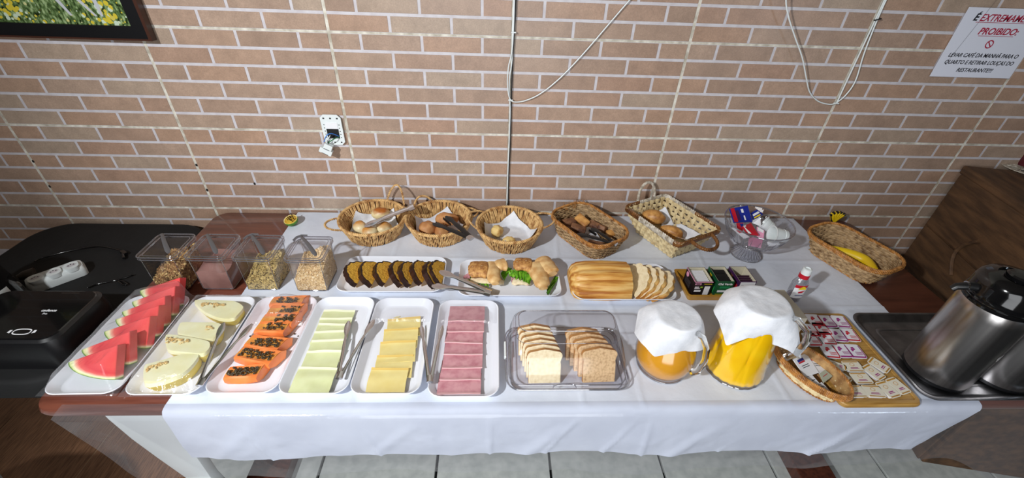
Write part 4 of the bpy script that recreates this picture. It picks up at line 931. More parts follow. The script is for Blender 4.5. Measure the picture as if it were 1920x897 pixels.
# ================================================================ storage jars with lids
def container(label, fx, fy, fill, fmat, fhz, seed, toolb=False):
    W1 = 0.096; D1 = 0.112; Hc = 0.130; L_ = thing('storage_container', label, 'container', (fx + W1 / 2, fy + D1 / 2, ZT), group='clear containers with lids')
    mb = MB()
    o_ = [rrect(W1 * 0.99, D1 * 0.99, 0.010, 3, 0), rrect(W1 + 0.006, D1 + 0.004, 0.012, 3, Hc)]
    mb.loft(o_, True, False); obj('body', mb, 'clear', L_, smooth=True, angle=0.9)
    mb = MB(); mb.tube(rrect(W1 * 0.98, D1 * 0.98, 0.010, 3, 0.003), 0.0022, 6, closed=True)
    for sx in (-1, 1):
        for sy in (-1, 1): mb.tube([(sx * W1 * 0.488, sy * D1 * 0.488, 0.003), (sx * (W1 / 2 + 0.001), sy * (D1 / 2), Hc)], 0.0012, 5)
    obj('corner_edge', mb, 'clear_edge', L_, smooth=True, kind='stuff')
    mb = MB(); lw, ld = W1 + 0.022, D1 + 0.014
    mb.loft([rrect(lw - 0.006, ld - 0.006, 0.014, 4, Hc - 0.006), rrect(lw, ld, 0.016, 4, Hc - 0.004), rrect(lw, ld, 0.016, 4, Hc + 0.005), rrect(lw - 0.012, ld - 0.012, 0.012, 4, Hc + 0.006), rrect(lw - 0.022, ld - 0.022, 0.010, 4, Hc + 0.001), rrect(lw - 0.026, ld - 0.026, 0.010, 4, Hc + 0.001)], False, True)
    lid = obj('lid', mb, 'clear', L_, smooth=True, angle=0.5)
    mb = MB(); mb.tube(rrect(lw, ld, 0.016, 4, Hc + 0.004), 0.0022, 6, closed=True); mb.tube(rrect(lw, ld, 0.016, 4, Hc - 0.005), 0.0016, 6, closed=True); mb.tube(rrect(lw - 0.024, ld - 0.024, 0.010, 4, Hc + 0.002), 0.0014, 6, closed=True)
    obj('lid_rim', mb, 'clear_edge', lid, smooth=True)
    rnd = random.Random(seed)
    if fill == 'powder':
        mb = MB()
        def hz(x, y): return 0.078 + 0.018 * noise.noise(Vector((x * 18, y * 18, seed))) + 0.20 * (x * 0.4 + y * 0.3)
    else:
        def hz(x, y): return fhz + 0.30 * x * 0.9 + 0.28 * y + 0.010 * noise.noise(Vector((x * 25, y * 25, seed)))
    mb = MB(); n_ = 14; w2 = W1 * 0.965; d2 = D1 * 0.965
    def top(a, b): x = (a - .5) * w2; y = (b - .5) * d2; return (x, y, max(0.012, hz(x, y)))
    mb.grid(top, n_, n_)
    base = [(-w2 / 2, -d2 / 2, 0.003), (w2 / 2, -d2 / 2, 0.003), (w2 / 2, d2 / 2, 0.003), (-w2 / 2, d2 / 2, 0.003)]
    per = [(k, 0) for k in range(n_)] + [(n_, k) for k in range(n_)] + [(n_ - k, n_) for k in range(n_)] + [(0, n_ - k) for k in range(n_)]
    pts = [top(a / n_, b / n_) for a, b in per]; mb.loft([[(p[0], p[1], 0.003) for p in pts], pts], True, False)
    obj('filling', mb, fmat, L_, smooth=False if fill != 'powder' else True, kind='stuff')
    if fill != 'powder':
        mb = MB(); sz = 0.0046 if fill == 'granola' else 0.0036; cnt = 800 if fill == 'granola' else 1000
        for k in range(cnt):
            s_ = rnd.random()
            if s_ < 0.40: x = rnd.uniform(-w2 / 2, w2 / 2); y = rnd.uniform(-d2 / 2, d2 / 2); z = hz(x, y) + 0.001
            elif s_ < 0.75: x = rnd.uniform(-w2 / 2, w2 / 2); y = -d2 / 2; z = rnd.uniform(0.003, max(0.008, hz(x, y)))
            else: x = w2 / 2; y = rnd.uniform(-d2 / 2, d2 / 2); z = rnd.uniform(0.003, max(0.01, hz(x, y)))
            q = sz * rnd.uniform(0.6, 1.2)
            mb.blob((min(max(x, -w2 / 2 + .001), w2 / 2 - .0005), max(y, -d2 / 2 + .0005), z), (q, q * 0.8, q * 0.35), 5, 3, rot=(rnd.uniform(0, 3), rnd.uniform(0, 3), rnd.uniform(0, 3)), mi=(1 if rnd.random() < 0.25 else 0))
        obj('flakes', mb, [fmat, fmat + '_light'], L_, kind='stuff')
    # grey scoop resting across the lid
    t_ = thing('scoop', 'grey scoop lying diagonally across the lid of the ' + label.split(',')[0].replace('clear container of ', '') + ' container', 'scoop', (fx + W1 / 2, fy + D1 / 2, ZT + Hc + 0.010), group='grey scoops on the lids')
    mb = MB(); path = []; fl = []
    for k in range(12):
        f = k / 11; path.append((-0.040 + 0.080 * f, 0.050 - 0.100 * f, 0.004 + 0.007 * math.sin(PI * f))); fl.append((0.0022, 0.0045 + 0.0030 * f if k < 11 else 0.004))
    mb.tube(path, 0.01, 8, flat=fl, up=(0, 0, 1)); obj('handle', mb, 'grey_plastic', t_, smooth=True)
    if toolb:
        mb = MB(); mb.tube([(-0.062, 0.036, -0.002), (-0.054, 0.048, 0.003), (-0.040, 0.054, 0.006), (-0.022, 0.056, 0.004)], 0.003, 6); obj('crossbar', mb, 'grey_plastic', t_, smooth=True)
M['granola'] = PM('granola', srgb(178, 140, 96), srgb(104, 78, 54), 120, rough=0.95, spec=0.2, ramp=(0.4, 0.65)); M['granola_light'] = PM('granola_flake', srgb(216, 188, 128), rough=0.9)
M['choc_powder'] = PM('cocoa_powder', srgb(150, 112, 104), srgb(124, 88, 80), 12, rough=0.95); M['choc_powder_light'] = M['choc_powder']
M['oats'] = PM('seed_muesli', srgb(206, 182, 120), srgb(128, 104, 56), 150, rough=0.8, ramp=(0.4, 0.7)); M['oats_light'] = PM('seed_muesli_dark', srgb(92, 76, 50), rough=0.8)
M['muesli'] = PM('oat_flakes', srgb(226, 198, 150), srgb(168, 132, 88), 150, rough=0.8, ramp=(0.4, 0.72)); M['muesli_light'] = PM('oat_flake', srgb(238, 220, 186), rough=0.8)
container('clear container of brown granola, standing at the black table', -1.133, -0.486, 'granola', 'granola', 0.070, 1)
container('clear container of cocoa powder, second in the row', -0.991, -0.486, 'powder', 'choc_powder', 0.09, 2)
container('clear container of seed muesli, third in the row', -0.849, -0.488, 'oats', 'oats', 0.062, 3, True)
container('clear container of pale oat flakes, nearest the cake', -0.691, -0.492, 'oats', 'muesli', 0.078, 4, True)

# halved lime with cloves
lm = thing('halved_lime', 'halved green lime stuck with cloves near the wall', 'lime', (at(550, 420, ZT).x, at(550, 420, ZT).y, ZT), rz=0.2)
mb = MB(); mb.lathe([(0.004, 0), (0.014, 0.003), (0.0235, 0.012), (0.027, 0.024), (0.026, 0.0265), (0.023, 0.0255)], 24, mis=[0, 0, 0, 0, 1, 1]); obj('rind', mb, [PM('lime_rind', srgb(90, 150, 30), srgb(60, 116, 20), 60, rough=.4), 'cheese_yellow'], lm, smooth=True, rot=(R(14), R(-8), 0))
mb = MB(); mb.lathe([(0.0232, 0.0256), (0.020, 0.027), (0.004, 0.0285)], 24, cap0=False); obj('flesh', mb, PM('lime_flesh', srgb(224, 190, 70), srgb(190, 140, 30), 90, rough=.3), lm, smooth=True, rot=(R(14), R(-8), 0))
mb = MB(); rnd = random.Random(4)
for k in range(10):
    a = rnd.uniform(0, 6.3); r_ = rnd.uniform(0.004, 0.021); mb.tube([(r_ * math.cos(a), r_ * math.sin(a), 0.022), (r_ * math.cos(a) * 1.1, r_ * math.sin(a) * 1.1, 0.036)], 0.0014, 5); mb.blob((r_ * math.cos(a) * 1.1, r_ * math.sin(a) * 1.1, 0.037), (0.0026, 0.0026, 0.002), 6, 4)
obj('cloves', mb, 'choc', lm, rot=(R(14), R(-8), 0), kind='stuff')

# ================================================================ baskets
def rope(mb, path, r_, tw, strands=2, closed=True, n=6):
    """braided rim: strands twisted about a closed path"""
    N3 = len(path)
    for s_ in range(strands):
        P = []
        for k in range(N3):
            p = Vector(path[k]); t = (Vector(path[(k + 1) % N3]) - Vector(path[k - 1])) if closed else (Vector(path[min(k + 1, N3 - 1)]) - Vector(path[max(k - 1, 0)]))
            t.normalize(); a = Vector((0, 0, 1)) - t * t.z
            if a.length < 1e-3: a = Vector((1, 0, 0)) - t * t.x
            a.normalize(); b = t.cross(a); ph = 2 * PI * (s_ / strands + tw * k / N3); P.append(p + (a * math.cos(ph) + b * math.sin(ph)) * r_ * 0.72)
        mb.tube(P, r_ * 0.58, n, closed=closed)
def round_basket(label, cx, cy, handles, rot=0, rt=0.1235, rb=0.095, h=0.070):
    t_ = thing('bread_basket', label, 'basket', (cx, cy, ZT), group='round seagrass bread baskets')
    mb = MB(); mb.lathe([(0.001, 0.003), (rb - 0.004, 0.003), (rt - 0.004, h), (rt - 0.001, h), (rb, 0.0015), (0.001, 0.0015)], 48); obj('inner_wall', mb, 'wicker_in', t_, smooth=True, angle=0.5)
    rnd = random.Random(int(cx * 1000)); mb = MB(); N3 = 92
    for k in range(N3):
        a = 2 * PI * k / N3 + rnd.uniform(-.01, .01); sl = rnd.uniform(-0.05, 0.09)
        P = []
        for q in range(6):
            f = q / 5; rr_ = rb + (rt - rb) * f + 0.0012 + 0.001 * math.sin(q * 2.2 + k); aa = a + sl * (f - .5) + 0.016 * math.sin(q * 2.1 + k * 1.7); P.append((rr_ * math.cos(aa), rr_ * math.sin(aa), 0.003 + (h - 0.003) * f))
        mb.tube(P, rnd.uniform(0.0030, 0.0042), 6)
        P = [((rb + (rt - rb) * f - 0.006) * math.cos(a + sl * (f - .5) + .03), (rb + (rt - rb) * f - 0.006) * math.sin(a + sl * (f - .5) + .03), 0.004 + (h - 0.004) * f) for f in (0, .33, .66, 1)]
        mb.tube(P, rnd.uniform(0.0030, 0.0042), 5)
    obj('woven_wall', mb, 'wicker', t_, smooth=True, kind='stuff')
    mb = MB(); rope(mb, [(rt * math.cos(2 * PI * k / 300), rt * math.sin(2 * PI * k / 300), h + 0.001) for k in range(300)], 0.0050, 34, 3); obj('rim', mb, 'wicker', t_, smooth=True)
    for (ang, half, ht, out) in handles:
        P = []
        for k in range(21):
            f = k / 20; aa = R(ang) + half * (2 * f - 1); hh = math.sin(PI * f) ** 0.8; P.append(((rt + out * hh) * math.cos(aa), (rt + out * hh) * math.sin(aa), h - 0.001 + ht * hh))
        P2 = []
        for k in range(101):
            s_ = k / 100 * 20; i = min(int(s_), 19); P2.append(Vector(P[i]).lerp(Vector(P[i + 1]), s_ - i))
        mb = MB(); rope(mb, P2, 0.0034, 12, 2, closed=False); obj('handle', mb, 'wicker', t_, smooth=True)
def basket_napkin(label, cx, cy, rot, half, s0=0.080, drop=0.90, seed=0, z0=0.010, off=(0, 0), hmax=None):
    def fn(a, b):
        x = (a - .5) * 2 * half; y = (b - .5) * 2 * half; s_ = math.hypot(x, y); an = math.atan2(y, x) + rot
        if s_ < s0: r_ = s_; z = z0
        else: r_ = s0 + (s_ - s0) * 0.36; z = z0 + (s_ - s0) * drop
        z += 0.003 * noise.noise(Vector((x * 30, y * 30, seed))) + 0.0025 * math.sin(an * 4 + seed) * min(1, s_ / s0)
        r_ += 0.003 * math.sin(an * 7 + seed) * sm((s_ - s0 * .6) / .04)
        return (cx + off[0] + r_ * math.cos(an), cy + off[1] + r_ * math.sin(an), ZT + z)
    mb = MB(); mb.grid(fn, 30, 30); return tag(obj('paper_napkin', mb, 'paper', smooth=True, angle=None), label, 'napkin')
def gradroll(name, ctop, cside, z0, z1):
    m, n, b = nt(name); L = n.links; inp(b, rough=0.42)
    tc = n.nodes.new('ShaderNodeTexCoord'); sp = n.nodes.new('ShaderNodeSeparateXYZ'); L.new(tc.outputs['Object'], sp.inputs[0])
    no = n.nodes.new('ShaderNodeTexNoise'); no.inputs['Scale'].default_value = 40; no.inputs['Detail'].default_value = 5; L.new(tc.outputs['Object'], no.inputs['Vector'])
    ma = n.nodes.new('ShaderNodeMath'); ma.operation = 'MULTIPLY_ADD'; ma.inputs[1].default_value = (z1 - z0) * 1.2; L.new(no.outputs['Fac'], ma.inputs[0]); L.new(sp.outputs[2], ma.inputs[2])
    mr = n.nodes.new('ShaderNodeMapRange'); mr.inputs['From Min'].default_value = z0 + (z1 - z0) * .5; mr.inputs['From Max'].default_value = z1 + (z1 - z0) * .5; L.new(ma.outputs[0], mr.inputs[0])
    cr = n.nodes.new('ShaderNodeValToRGB'); cr.color_ramp.elements[0].color = cside; cr.color_ramp.elements[1].color = ctop; L.new(mr.outputs[0], cr.inputs[0]); L.new(cr.outputs[0], b.inputs['Base Color'])
    bp = n.nodes.new('ShaderNodeBump'); bp.inputs['Strength'].default_value = .4; bp.inputs['Distance'].default_value = .002; L.new(no.outputs['Fac'], bp.inputs['Height']); L.new(bp.outputs[0], b.inputs['Normal']); return m
M['roll'] = gradroll('soft_roll', srgb(176, 98, 30), srgb(234, 214, 164), 0.008, 0.020)
M['roll_pale'] = gradroll('pale_roll', srgb(206, 140, 62), srgb(236, 220, 176), 0.010, 0.026)
M['sweet'] = PM('sweet_bread', srgb(206, 150, 96), srgb(176, 112, 62), 30, rough=0.6, bump=0.6, bscale=70, bdist=0.002)
M['cheese_ball'] = PM('cheese_ball', srgb(236, 204, 132), srgb(196, 132, 58), 34, rough=0.6, bump=0.8, bscale=60, bdist=0.003, ramp=(0.5, 0.68))
M['french'] = PM('french_roll', srgb(220, 164, 92), srgb(158, 102, 48), 40, rough=0.45, bump=0.5, bscale=50, bdist=0.002)
def food(name, label, cat, group, p, rad, mat, rot=(0, 0, 0), nz=0.12, seed=0, n=20, m=12):
    mb = MB(); mb.blob((0, 0, 0), rad, n, m, nz=nz, seed=seed); return tag(obj(name, mb, mat, None, p, rot, smooth=True, angle=None), label, cat, group)
B1c, B2c, B3c = (-0.516, -0.150), (-0.265, -0.150), (0.005, -0.188)
round_basket('round seagrass basket of soft rolls, nearest the containers', *B1c, [(52, 0.42, 0.082, 0.012), (205, 0.36, 0.008, 0.048)])
round_basket('round seagrass basket of sweet buns, middle of the three', *B2c, [(128, 0.36, 0.034, 0.01), (20, 0.3, 0.0, 0.03)])
round_basket('round seagrass basket with two small cheese balls, under the wall cable', *B3c, [(168, 0.50, 0.020, 0.035), (12, 0.42, 0.012, 0.055)])
basket_napkin('white paper napkin lining the basket of soft rolls', *B1c, 0.15, 0.098, seed=1)
basket_napkin('white paper napkin lining the basket of sweet buns', *B2c, 0.55, 0.098, seed=2)
basket_napkin('white paper napkin lining the basket of cheese balls', *B3c, 0.6, 0.100, seed=3)
hh = lambda x, y: (610 + x / 6.9, 350 + y / 6.9); kk = lambda x, y: (750 + x / 6.4, 360 + y / 6.4)
for k, (x, y, z, rad, mt, lb) in enumerate(((715, 350, 0.050, (0.036, 0.027, 0.024), 'roll', 'brown-topped soft roll at the back of the basket'), (755, 540, 0.038, (0.032, 0.031, 0.026), 'roll_pale', 'pale soft roll at the right side of the basket'), (450, 530, 0.042, (0.031, 0.026, 0.026), 'roll_pale', 'soft roll at the left side under the tongs tip'), (570, 600, 0.036, (0.034, 0.026, 0.026), 'roll_pale', 'soft roll at the front of the basket'))):
    p = at(*hh(x, y), ZT + z); food('bread_roll', lb, 'bread roll', 'soft rolls', p, rad, mt, (0, R(6 * k), k), 0.10, k)
for k, (x, y, z, rad, lb) in enumerate(((560, 330, 0.048, (0.044, 0.030, 0.026), 'round sweet bun at the back, under the toothed tongs'), (330, 440, 0.040, (0.034, 0.032, 0.026), 'round sweet bun at the left of the middle basket'), (500, 470, 0.034, (0.034, 0.028, 0.022), 'sweet bun at the front of the middle basket'))):
    p = at(*kk(x, y), ZT + z); food('sweet_bun', lb, 'bun', 'sweet buns', p, rad, 'sweet', (0, 0, k), 0.2, k + 5)
food('cheese_ball', 'small cheese ball with a browned spot, in the middle of the napkin', 'bread', 'cheese balls', at(*kk(1165, 470), ZT + 0.034), (0.024, 0.026, 0.022), 'cheese_ball', nz=0.25, seed=8)
food('cheese_ball', 'small cheese ball at the front rim of its basket', 'bread', 'cheese balls', at(*kk(1310, 590), ZT + 0.034), (0.025, 0.018, 0.018), 'cheese_ball', nz=0.25, seed=9)
tongs('wide steel tongs leaning on the basket of soft rolls', at(*hh(1130, 262), ZT + 0.105), at(*hh(505, 515), ZT + 0.070), at(*hh(640, 480), ZT + 0.056), 'chrome', wid=0.014, pad=0.018, bow=0.0, hingew=0.030)
tongs('black-toothed steel tongs on the sweet buns', at(*kk(855, 560), ZT + 0.078), at(*kk(400, 375), ZT + 0.075), at(*kk(545, 295), ZT + 0.082), 'black_sat', wid=0.0105, pad=0.013, teeth=True, bow=0.0, hingew=0.018)

def woven_basket(name, label, c, rz, top, base, h, rows=9, stakes=44, mat_wall='wicker_grey', mat_rim='wicker_brown', rimr=0.0046, rfrac=0.45, strand=0.0026, rimrows=2, group=None, wave=0.0):
    t_ = thing(name, label, 'basket', (c[0], c[1], ZT), rz, group)
    def outline(f, n_):
        w_, d_ = base[0] + (top[0] - base[0]) * f, base[1] + (top[1] - base[1]) * f; r_ = min(w_, d_) * rfrac
        pts = [Vector(p) for p in rrect(w_, d_, r_, 10, 0)]
        L_ = [0]
        for i in range(len(pts)): L_.append(L_[-1] + (pts[(i + 1) % len(pts)] - pts[i]).length)
        out = []; i = 0
        for k in range(n_):
            s_ = L_[-1] * k / n_
            while L_[i + 1] < s_: i += 1
            out.append(pts[i].lerp(pts[(i + 1) % len(pts)], (s_ - L_[i]) / max(1e-9, L_[i + 1] - L_[i])))
        return out
    n_ = stakes * 4; mb = MB(); m2 = MB()
    o0 = outline(0, 72); o1 = outline(1, 72)
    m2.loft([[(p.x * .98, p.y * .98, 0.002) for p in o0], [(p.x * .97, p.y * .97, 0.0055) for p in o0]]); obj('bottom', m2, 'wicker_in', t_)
    for r_ in range(rows):
        f = (r_ + 0.5) / rows; o_ = outline(f, n_); P = []
        for k, p in enumerate(o_):
            q = (o_[(k + 1) % n_] - o_[k - 1]).normalized(); nn = Vector((q.y, -q.x, 0)); w_ = 0.0030 * math.sin(k * PI / 4 + r_ * PI); P.append(p + nn * w_ + Vector((0, 0, 0.003 + (h - 0.004) * f)))
        mb.tube(P, 0.01, 5, closed=True, flat=(h / rows * 0.46, strand * 0.8), up=(0, 0, 1))
        P = [p - (p - q_) * 1.0 for p, q_ in zip(P, P)]
        P2 = []
        for k, p in enumerate(o_):
            q = (o_[(k + 1) % n_] - o_[k - 1]).normalized(); nn = Vector((q.y, -q.x, 0)); P2.append(p + nn * (-0.0048 - 0.0026 * math.sin(k * PI / 4 + r_ * PI)) + Vector((0, 0, 0.003 + (h - 0.004) * f)))
        mb.tube(P2, 0.01, 5, closed=True, flat=(h / rows * 0.47, strand * 0.7), up=(0, 0, 1))
    st0, st1 = outline(0, stakes), outline(1, stakes)
    for a, b_ in zip(st0, st1): mb.tube([(a.x, a.y, 0.002), (b_.x, b_.y, h)], 0.0018, 5)
    # woven floor
    bw, bd = base[0] * .94, base[1] * .94
    for k in range(9):
        x = -bw / 2 + bw * (k + .5) / 9; mb.tube([(x, bd / 2 * (2 * q / 12 - 1), 0.007 + 0.0014 * (-1) ** (k + q)) for q in range(13)], 0.01, 5, flat=(0.0012, bw / 9 * .42), up=(0, 0, 1))
    for q in range(12):
        y = -bd / 2 + bd * (q + .5) / 12; mb.tube([(bw / 2 * (2 * k / 9 - 1), y, 0.007 - 0.0014 * (-1) ** (k + q)) for k in range(10)], 0.01, 5, flat=(0.0012, bd / 12 * .42), up=(0, 0, 1))
    obj('woven_wall', mb, mat_wall, t_, smooth=True, kind='stuff')
    for r_ in range(rimrows):
        mb = MB(); o_ = outline(1.0 + 0.02 * r_, 220); rope(mb, [(p.x, p.y, h + 0.001 - r_ * 0.0075) for p in o_], rimr, 38, 3, n=5); obj('rim', mb, mat_rim, t_, smooth=True)
    mb = MB(); o_ = outline(0.0, 180); rope(mb, [(p.x, p.y, 0.0045) for p in o_], rimr * .8, 32, 2, n=5); obj('foot_ring', mb, mat_rim, t_, smooth=True)
    return t_, outline
bk4, _ = woven_basket('wicker_basket', 'brown rectangular wicker basket of chocolate bread pieces', (0.308, -0.190), R(-57 - 90 + 90), (0.285, 0.195), (0.235, 0.145), 0.080, rfrac=0.33, rows=10, mat_wall='wicker_grey')
mb = MB(); rnd = random.Random(3)
for k in range(26):
    a = rnd.uniform(1.9, 3.6); p0 = Vector((-0.13 + rnd.uniform(-.012, .015), rnd.uniform(-0.01, 0.09), 0.074)); mb.tube([p0, p0 + Vector((-0.022, 0.012 + rnd.uniform(-.01, .01), 0.006 + rnd.uniform(-.004, .006)))], 0.0009, 4)
obj('loose_cane_ends', mb, 'wicker_brown', bk4, kind='stuff')
bkb, _ = woven_basket('wicker_basket', 'brown rectangular wicker basket holding one banana', (1.266, -0.322), R(-68), (0.290, 0.192), (0.228, 0.132), 0.082, rfrac=0.36, rows=10)
# pieces of chocolate bread
M['chocbread'] = PM('chocolate_bread', srgb(150, 104, 70), srgb(84, 50, 38), 40, rough=0.6, bump=0.6, bscale=70, bdist=0.002)
mm = lambda x, y: (1010 + x / 5.98, 350 + y / 5.98)
for k, (x, y, z, rad, rot, mt, lb) in enumerate(((490, 380, 0.058, (0.030, 0.017, 0.007), (0.5, 0.2, -0.9), 'french', 'flat golden bread piece lying on top'), (340, 410, 0.042, (0.026, 0.018, 0.014), (0, 0, .4), 'chocbread', 'chocolate bread piece at the left of the basket'), (440, 480, 0.040, (0.030, 0.018, 0.014), (0, .2, -.3), 'chocbread', 'chocolate bread piece under the tongs tips'),
        (620, 430, 0.046, (0.024, 0.014, 0.010), (.3, 0, -.8), 'chocbread', 'chocolate bread piece in the middle'), (720, 470, 0.042, (0.020, 0.016, 0.012), (0, .5, .8), 'chocbread', 'small chocolate bread piece right of the middle'), (830, 520, 0.036, (0.026, 0.015, 0.008), (.2, 0, .3), 'french', 'reddish bread piece near the tongs hinge'), (640, 650, 0.030, (0.030, 0.014, 0.010), (0, 0, -.3), 'chocbread', 'bread piece at the front corner of the basket'), (330, 470, 0.034, (0.030, 0.012, 0.010), (0, 0, -1.0), 'chocbread', 'narrow bread piece along the front side'))):
    p = at(*mm(x, y), ZT + z); mb = MB(); mb.box((0, 0, 0), (rad[0] * 2, rad[1] * 2, rad[2] * 2))
    o_ = obj('bread_piece', mb, mt, None, p, rot, bevel=0.005, bseg=3, smooth=True, angle=None); tag(o_, lb, 'bread', 'pieces of chocolate bread')
basket_napkin('scrap of white paper under the chocolate bread', 0.300, -0.185, 0.3, 0.055, seed=6, s0=0.08, z0=0.016)
tongs('black tongs in the basket of chocolate bread', at(*mm(862, 645), ZT + 0.075), at(*mm(430, 530), ZT + 0.066), at(*mm(590, 470), ZT + 0.070), 'black_sat', wid=0.008, pad=0.014, teeth=True, bow=0.0, hingew=0.015)

# palm strip basket with two handles
cb = (0.622, -0.186); rzb = R(-63)
t5 = thing('palm_basket', 'cream and brown palm-strip basket with two handles', 'basket', (cb[0], cb[1], ZT), rzb)
hB = 0.108; tw_, td_ = 0.285, 0.222; bw_, bd_ = 0.185, 0.125      # x along length
def wallpt(side, s_, f, off=0):
    w_ = bw_ + (tw_ - bw_) * f; d_ = bd_ + (td_ - bd_) * f; sag = -0.012 * math.cos((s_) * PI) * 0
    z = 0.002 + hB * f
    if side == 0: return Vector((s_ * w_ / 2, -d_ / 2 - off, z))
    if side == 1: return Vector((w_ / 2 + off, s_ * d_ / 2, z))
    if side == 2: return Vector((-s_ * w_ / 2, d_ / 2 + off, z))
    return Vector((-w_ / 2 - off, -s_ * d_ / 2, z))
mb = MB(); rows = 6
for side in range(4):
    ns = 9 if side in (0, 2) else 7
    for r_ in range(rows):
        f = (r_ + .5) / rows * 0.94
        P = []
        for k in range(ns * 2 + 1):
            s_ = -1 + 2 * k / (ns * 2); P.append(wallpt(side, s_, f, 0.0026 * math.cos(PI * k / 1 + r_ * PI) if k % 2 else 0))
        P = []
        for k in range(ns * 4 + 1):
            s_ = -1 + 2 * k / (ns * 4); P.append(wallpt(side, s_, f, 0.0028 * math.sin(PI * k / 4 * 2 + r_ * PI)))
        mb.tube(P, 0.01, 6, flat=(hB / rows * 0.47, 0.0010), up=(0, 0, 1))
    for k in range(ns):
        s_ = -1 + 2 * (k + .5) / ns; mb.tube([wallpt(side, s_, q / 8, 0.0028 * math.cos(PI * q + k * PI)) for q in range(9)], 0.01, 6, flat=(0.0010, 0.0085), up=(1, 0, 0) if side in (1, 3) else (0, 1, 0))
for k in range(7):
    y = -bd_ / 2 + bd_ * (k + .5) / 7; mb.tube([(-bw_ / 2, y, 0.004), (bw_ / 2, y, 0.004)], 0.01, 6, flat=(0.001, 0.0094), up=(0, 0, 1))
obj('woven_wall', mb, 'strip_cream', t5, smooth=True, kind='stuff')
def rimpath(s0, s1, n_=60):
    pts = [Vector(p) for p in rrect(tw_, td_, 0.02, 4, hB)]; L_ = [0]
    for i in range(len(pts)): L_.append(L_[-1] + (pts[(i + 1) % len(pts)] - pts[i]).length)
    out = []
    for k in range(n_ + 1):
        s_ = (s0 + (s1 - s0) * k / n_) % 1.0 * L_[-1]; i = 0
        while L_[i + 1] < s_: i += 1
        out.append(pts[i].lerp(pts[(i + 1) % len(pts)], (s_ - L_[i]) / max(1e-9, L_[i + 1] - L_[i])))
    return out
def wrapped(mb, P, ra, rb, wraps):
    n_ = len(P); fl = []
    Q = []; 
    for k in range(wraps * 4 + 1):
        s_ = k / (wraps * 4) * (n_ - 1); i = min(int(s_), n_ - 2); Q.append(P[i].lerp(P[i + 1], s_ - i)); q = 1.0 if k % 4 in (1, 2) else 0.82; fl.append((ra * q, rb * q))
    mb.tube(Q, 0.01, 8, flat=fl, up=(0, 0, 1))
# rim parameter runs from +x,+y corner counter clockwise: 0..0.28 back side (y+), .28-.5 left (-x) end, .5-.78 front, .78-1 right end
for s0, s1, mt, lb in ((0.14, 0.44, 'raffia_white', 'rim wrapped in white raffia'), (0.44, 0.60, 'bark_brown', 'rim wrapped in brown bark'), (0.60, 0.78, 'raffia_white', 'front rim wrapped in white raffia'), (0.78, 1.14, 'bark_brown', 'rim wrapped in brown bark at the far end')):
    mb = MB(); wrapped(mb, [p - Vector((0, 0, 0.006)) for p in rimpath(s0, s1)], 0.013, 0.0052, int(110 * (s1 - s0))); obj('rim', mb, mt, t5, smooth=True, label=lb)
mb = MB(); P = []
for k in range(25):
    f = k / 24; a = PI * f; P.append(Vector((-tw_ / 2 - 0.006 - 0.012 * math.sin(a), 0.045 * math.cos(a) + 0.008, hB + 0.070 * math.sin(a) ** 0.8)))
wrapped(mb, P, 0.0060, 0.0060, 34); obj('handle', mb, 'raffia_white', t5, smooth=True, label='upright handle wrapped in white raffia')
mb = MB(); P = []
for k in range(25):
    f = k / 24; a = PI * f; P.append(Vector((tw_ / 2 + 0.004 + 0.058 * math.sin(a) ** .8, 0.05 * math.cos(a), hB - 0.002 - 0.012 * math.sin(a))))
wrapped(mb, P, 0.0075, 0.0065, 20); obj('handle', mb, 'bark_brown', t5, smooth=True, label='lowered brown handle')
nn5 = lambda x, y: (1150 + x / 5.277, 330 + y / 5.277)
def sheetpoly(label, pts, mat='paper', cat='napkin', name='paper_napkin'):
    P = [Vector(p) for p in pts]; c = sum(P, Vector()) / len(P)
    def fn(a, b):
        p = P[0].lerp(P[1], a).lerp(P[3].lerp(P[2], a), b); p.z += 0.004 * noise.noise(Vector((a * 3, b * 3, c.x * 9))) - 0.010 * math.sin(PI * a) * math.sin(PI * b); return p
    mb = MB(); mb.grid(fn, 12, 12); return tag(obj(name, mb, mat, smooth=True, solid=0.0004, angle=None), label, cat)
sheetpoly('white paper napkin lining the palm-strip basket by the first roll', [at(*nn5(450, 345), ZT + .07), at(*nn5(515, 305), ZT + 0.095), at(*nn5(605, 490), ZT + 0.03), at(*nn5(480, 520), ZT + 0.02)])
sheetpoly('white paper napkin lining the palm-strip basket by the metal tip', [at(*nn5(620, 480), ZT + .05), at(*nn5(670, 475), ZT + 0.06), at(*nn5(870, 575), ZT + 0.075), at(*nn5(700, 640), ZT + 0.03)])
for k, (x, y, z, rad, rz_, lb) in enumerate(((400, 405, 0.072, (0.046, 0.030, 0.028), -0.45, 'crusty bread roll at the back of the palm-strip basket'), (575, 555, 0.062, (0.044, 0.024, 0.024), -0.6, 'crusty bread roll at the front of the palm-strip basket'))):
    food('crusty_roll', lb, 'bread roll', 'crusty rolls', at(*nn5(x, y), ZT + z), rad, 'french', (0, 0, rz_), 0.10, k + 3, 22, 14)
mb = MB(); p = at(*nn5(735, 640), ZT + 0.085); q = at(*nn5(600, 600), ZT + 0.05)
mb.blob((0, 0, 0), (0.019, 0.012, 0.003), 16, 8, rot=(0.3, 0.3, 1.9)); mb.tube([(0.0, 0.0, 0), (q - p) * .5, (q - p)], 0.004, 6); tag(obj('serving_spoon', mb, 'chrome', None, p, smooth=True), 'metal spoon tip at the front of the palm-strip basket', 'spoon')

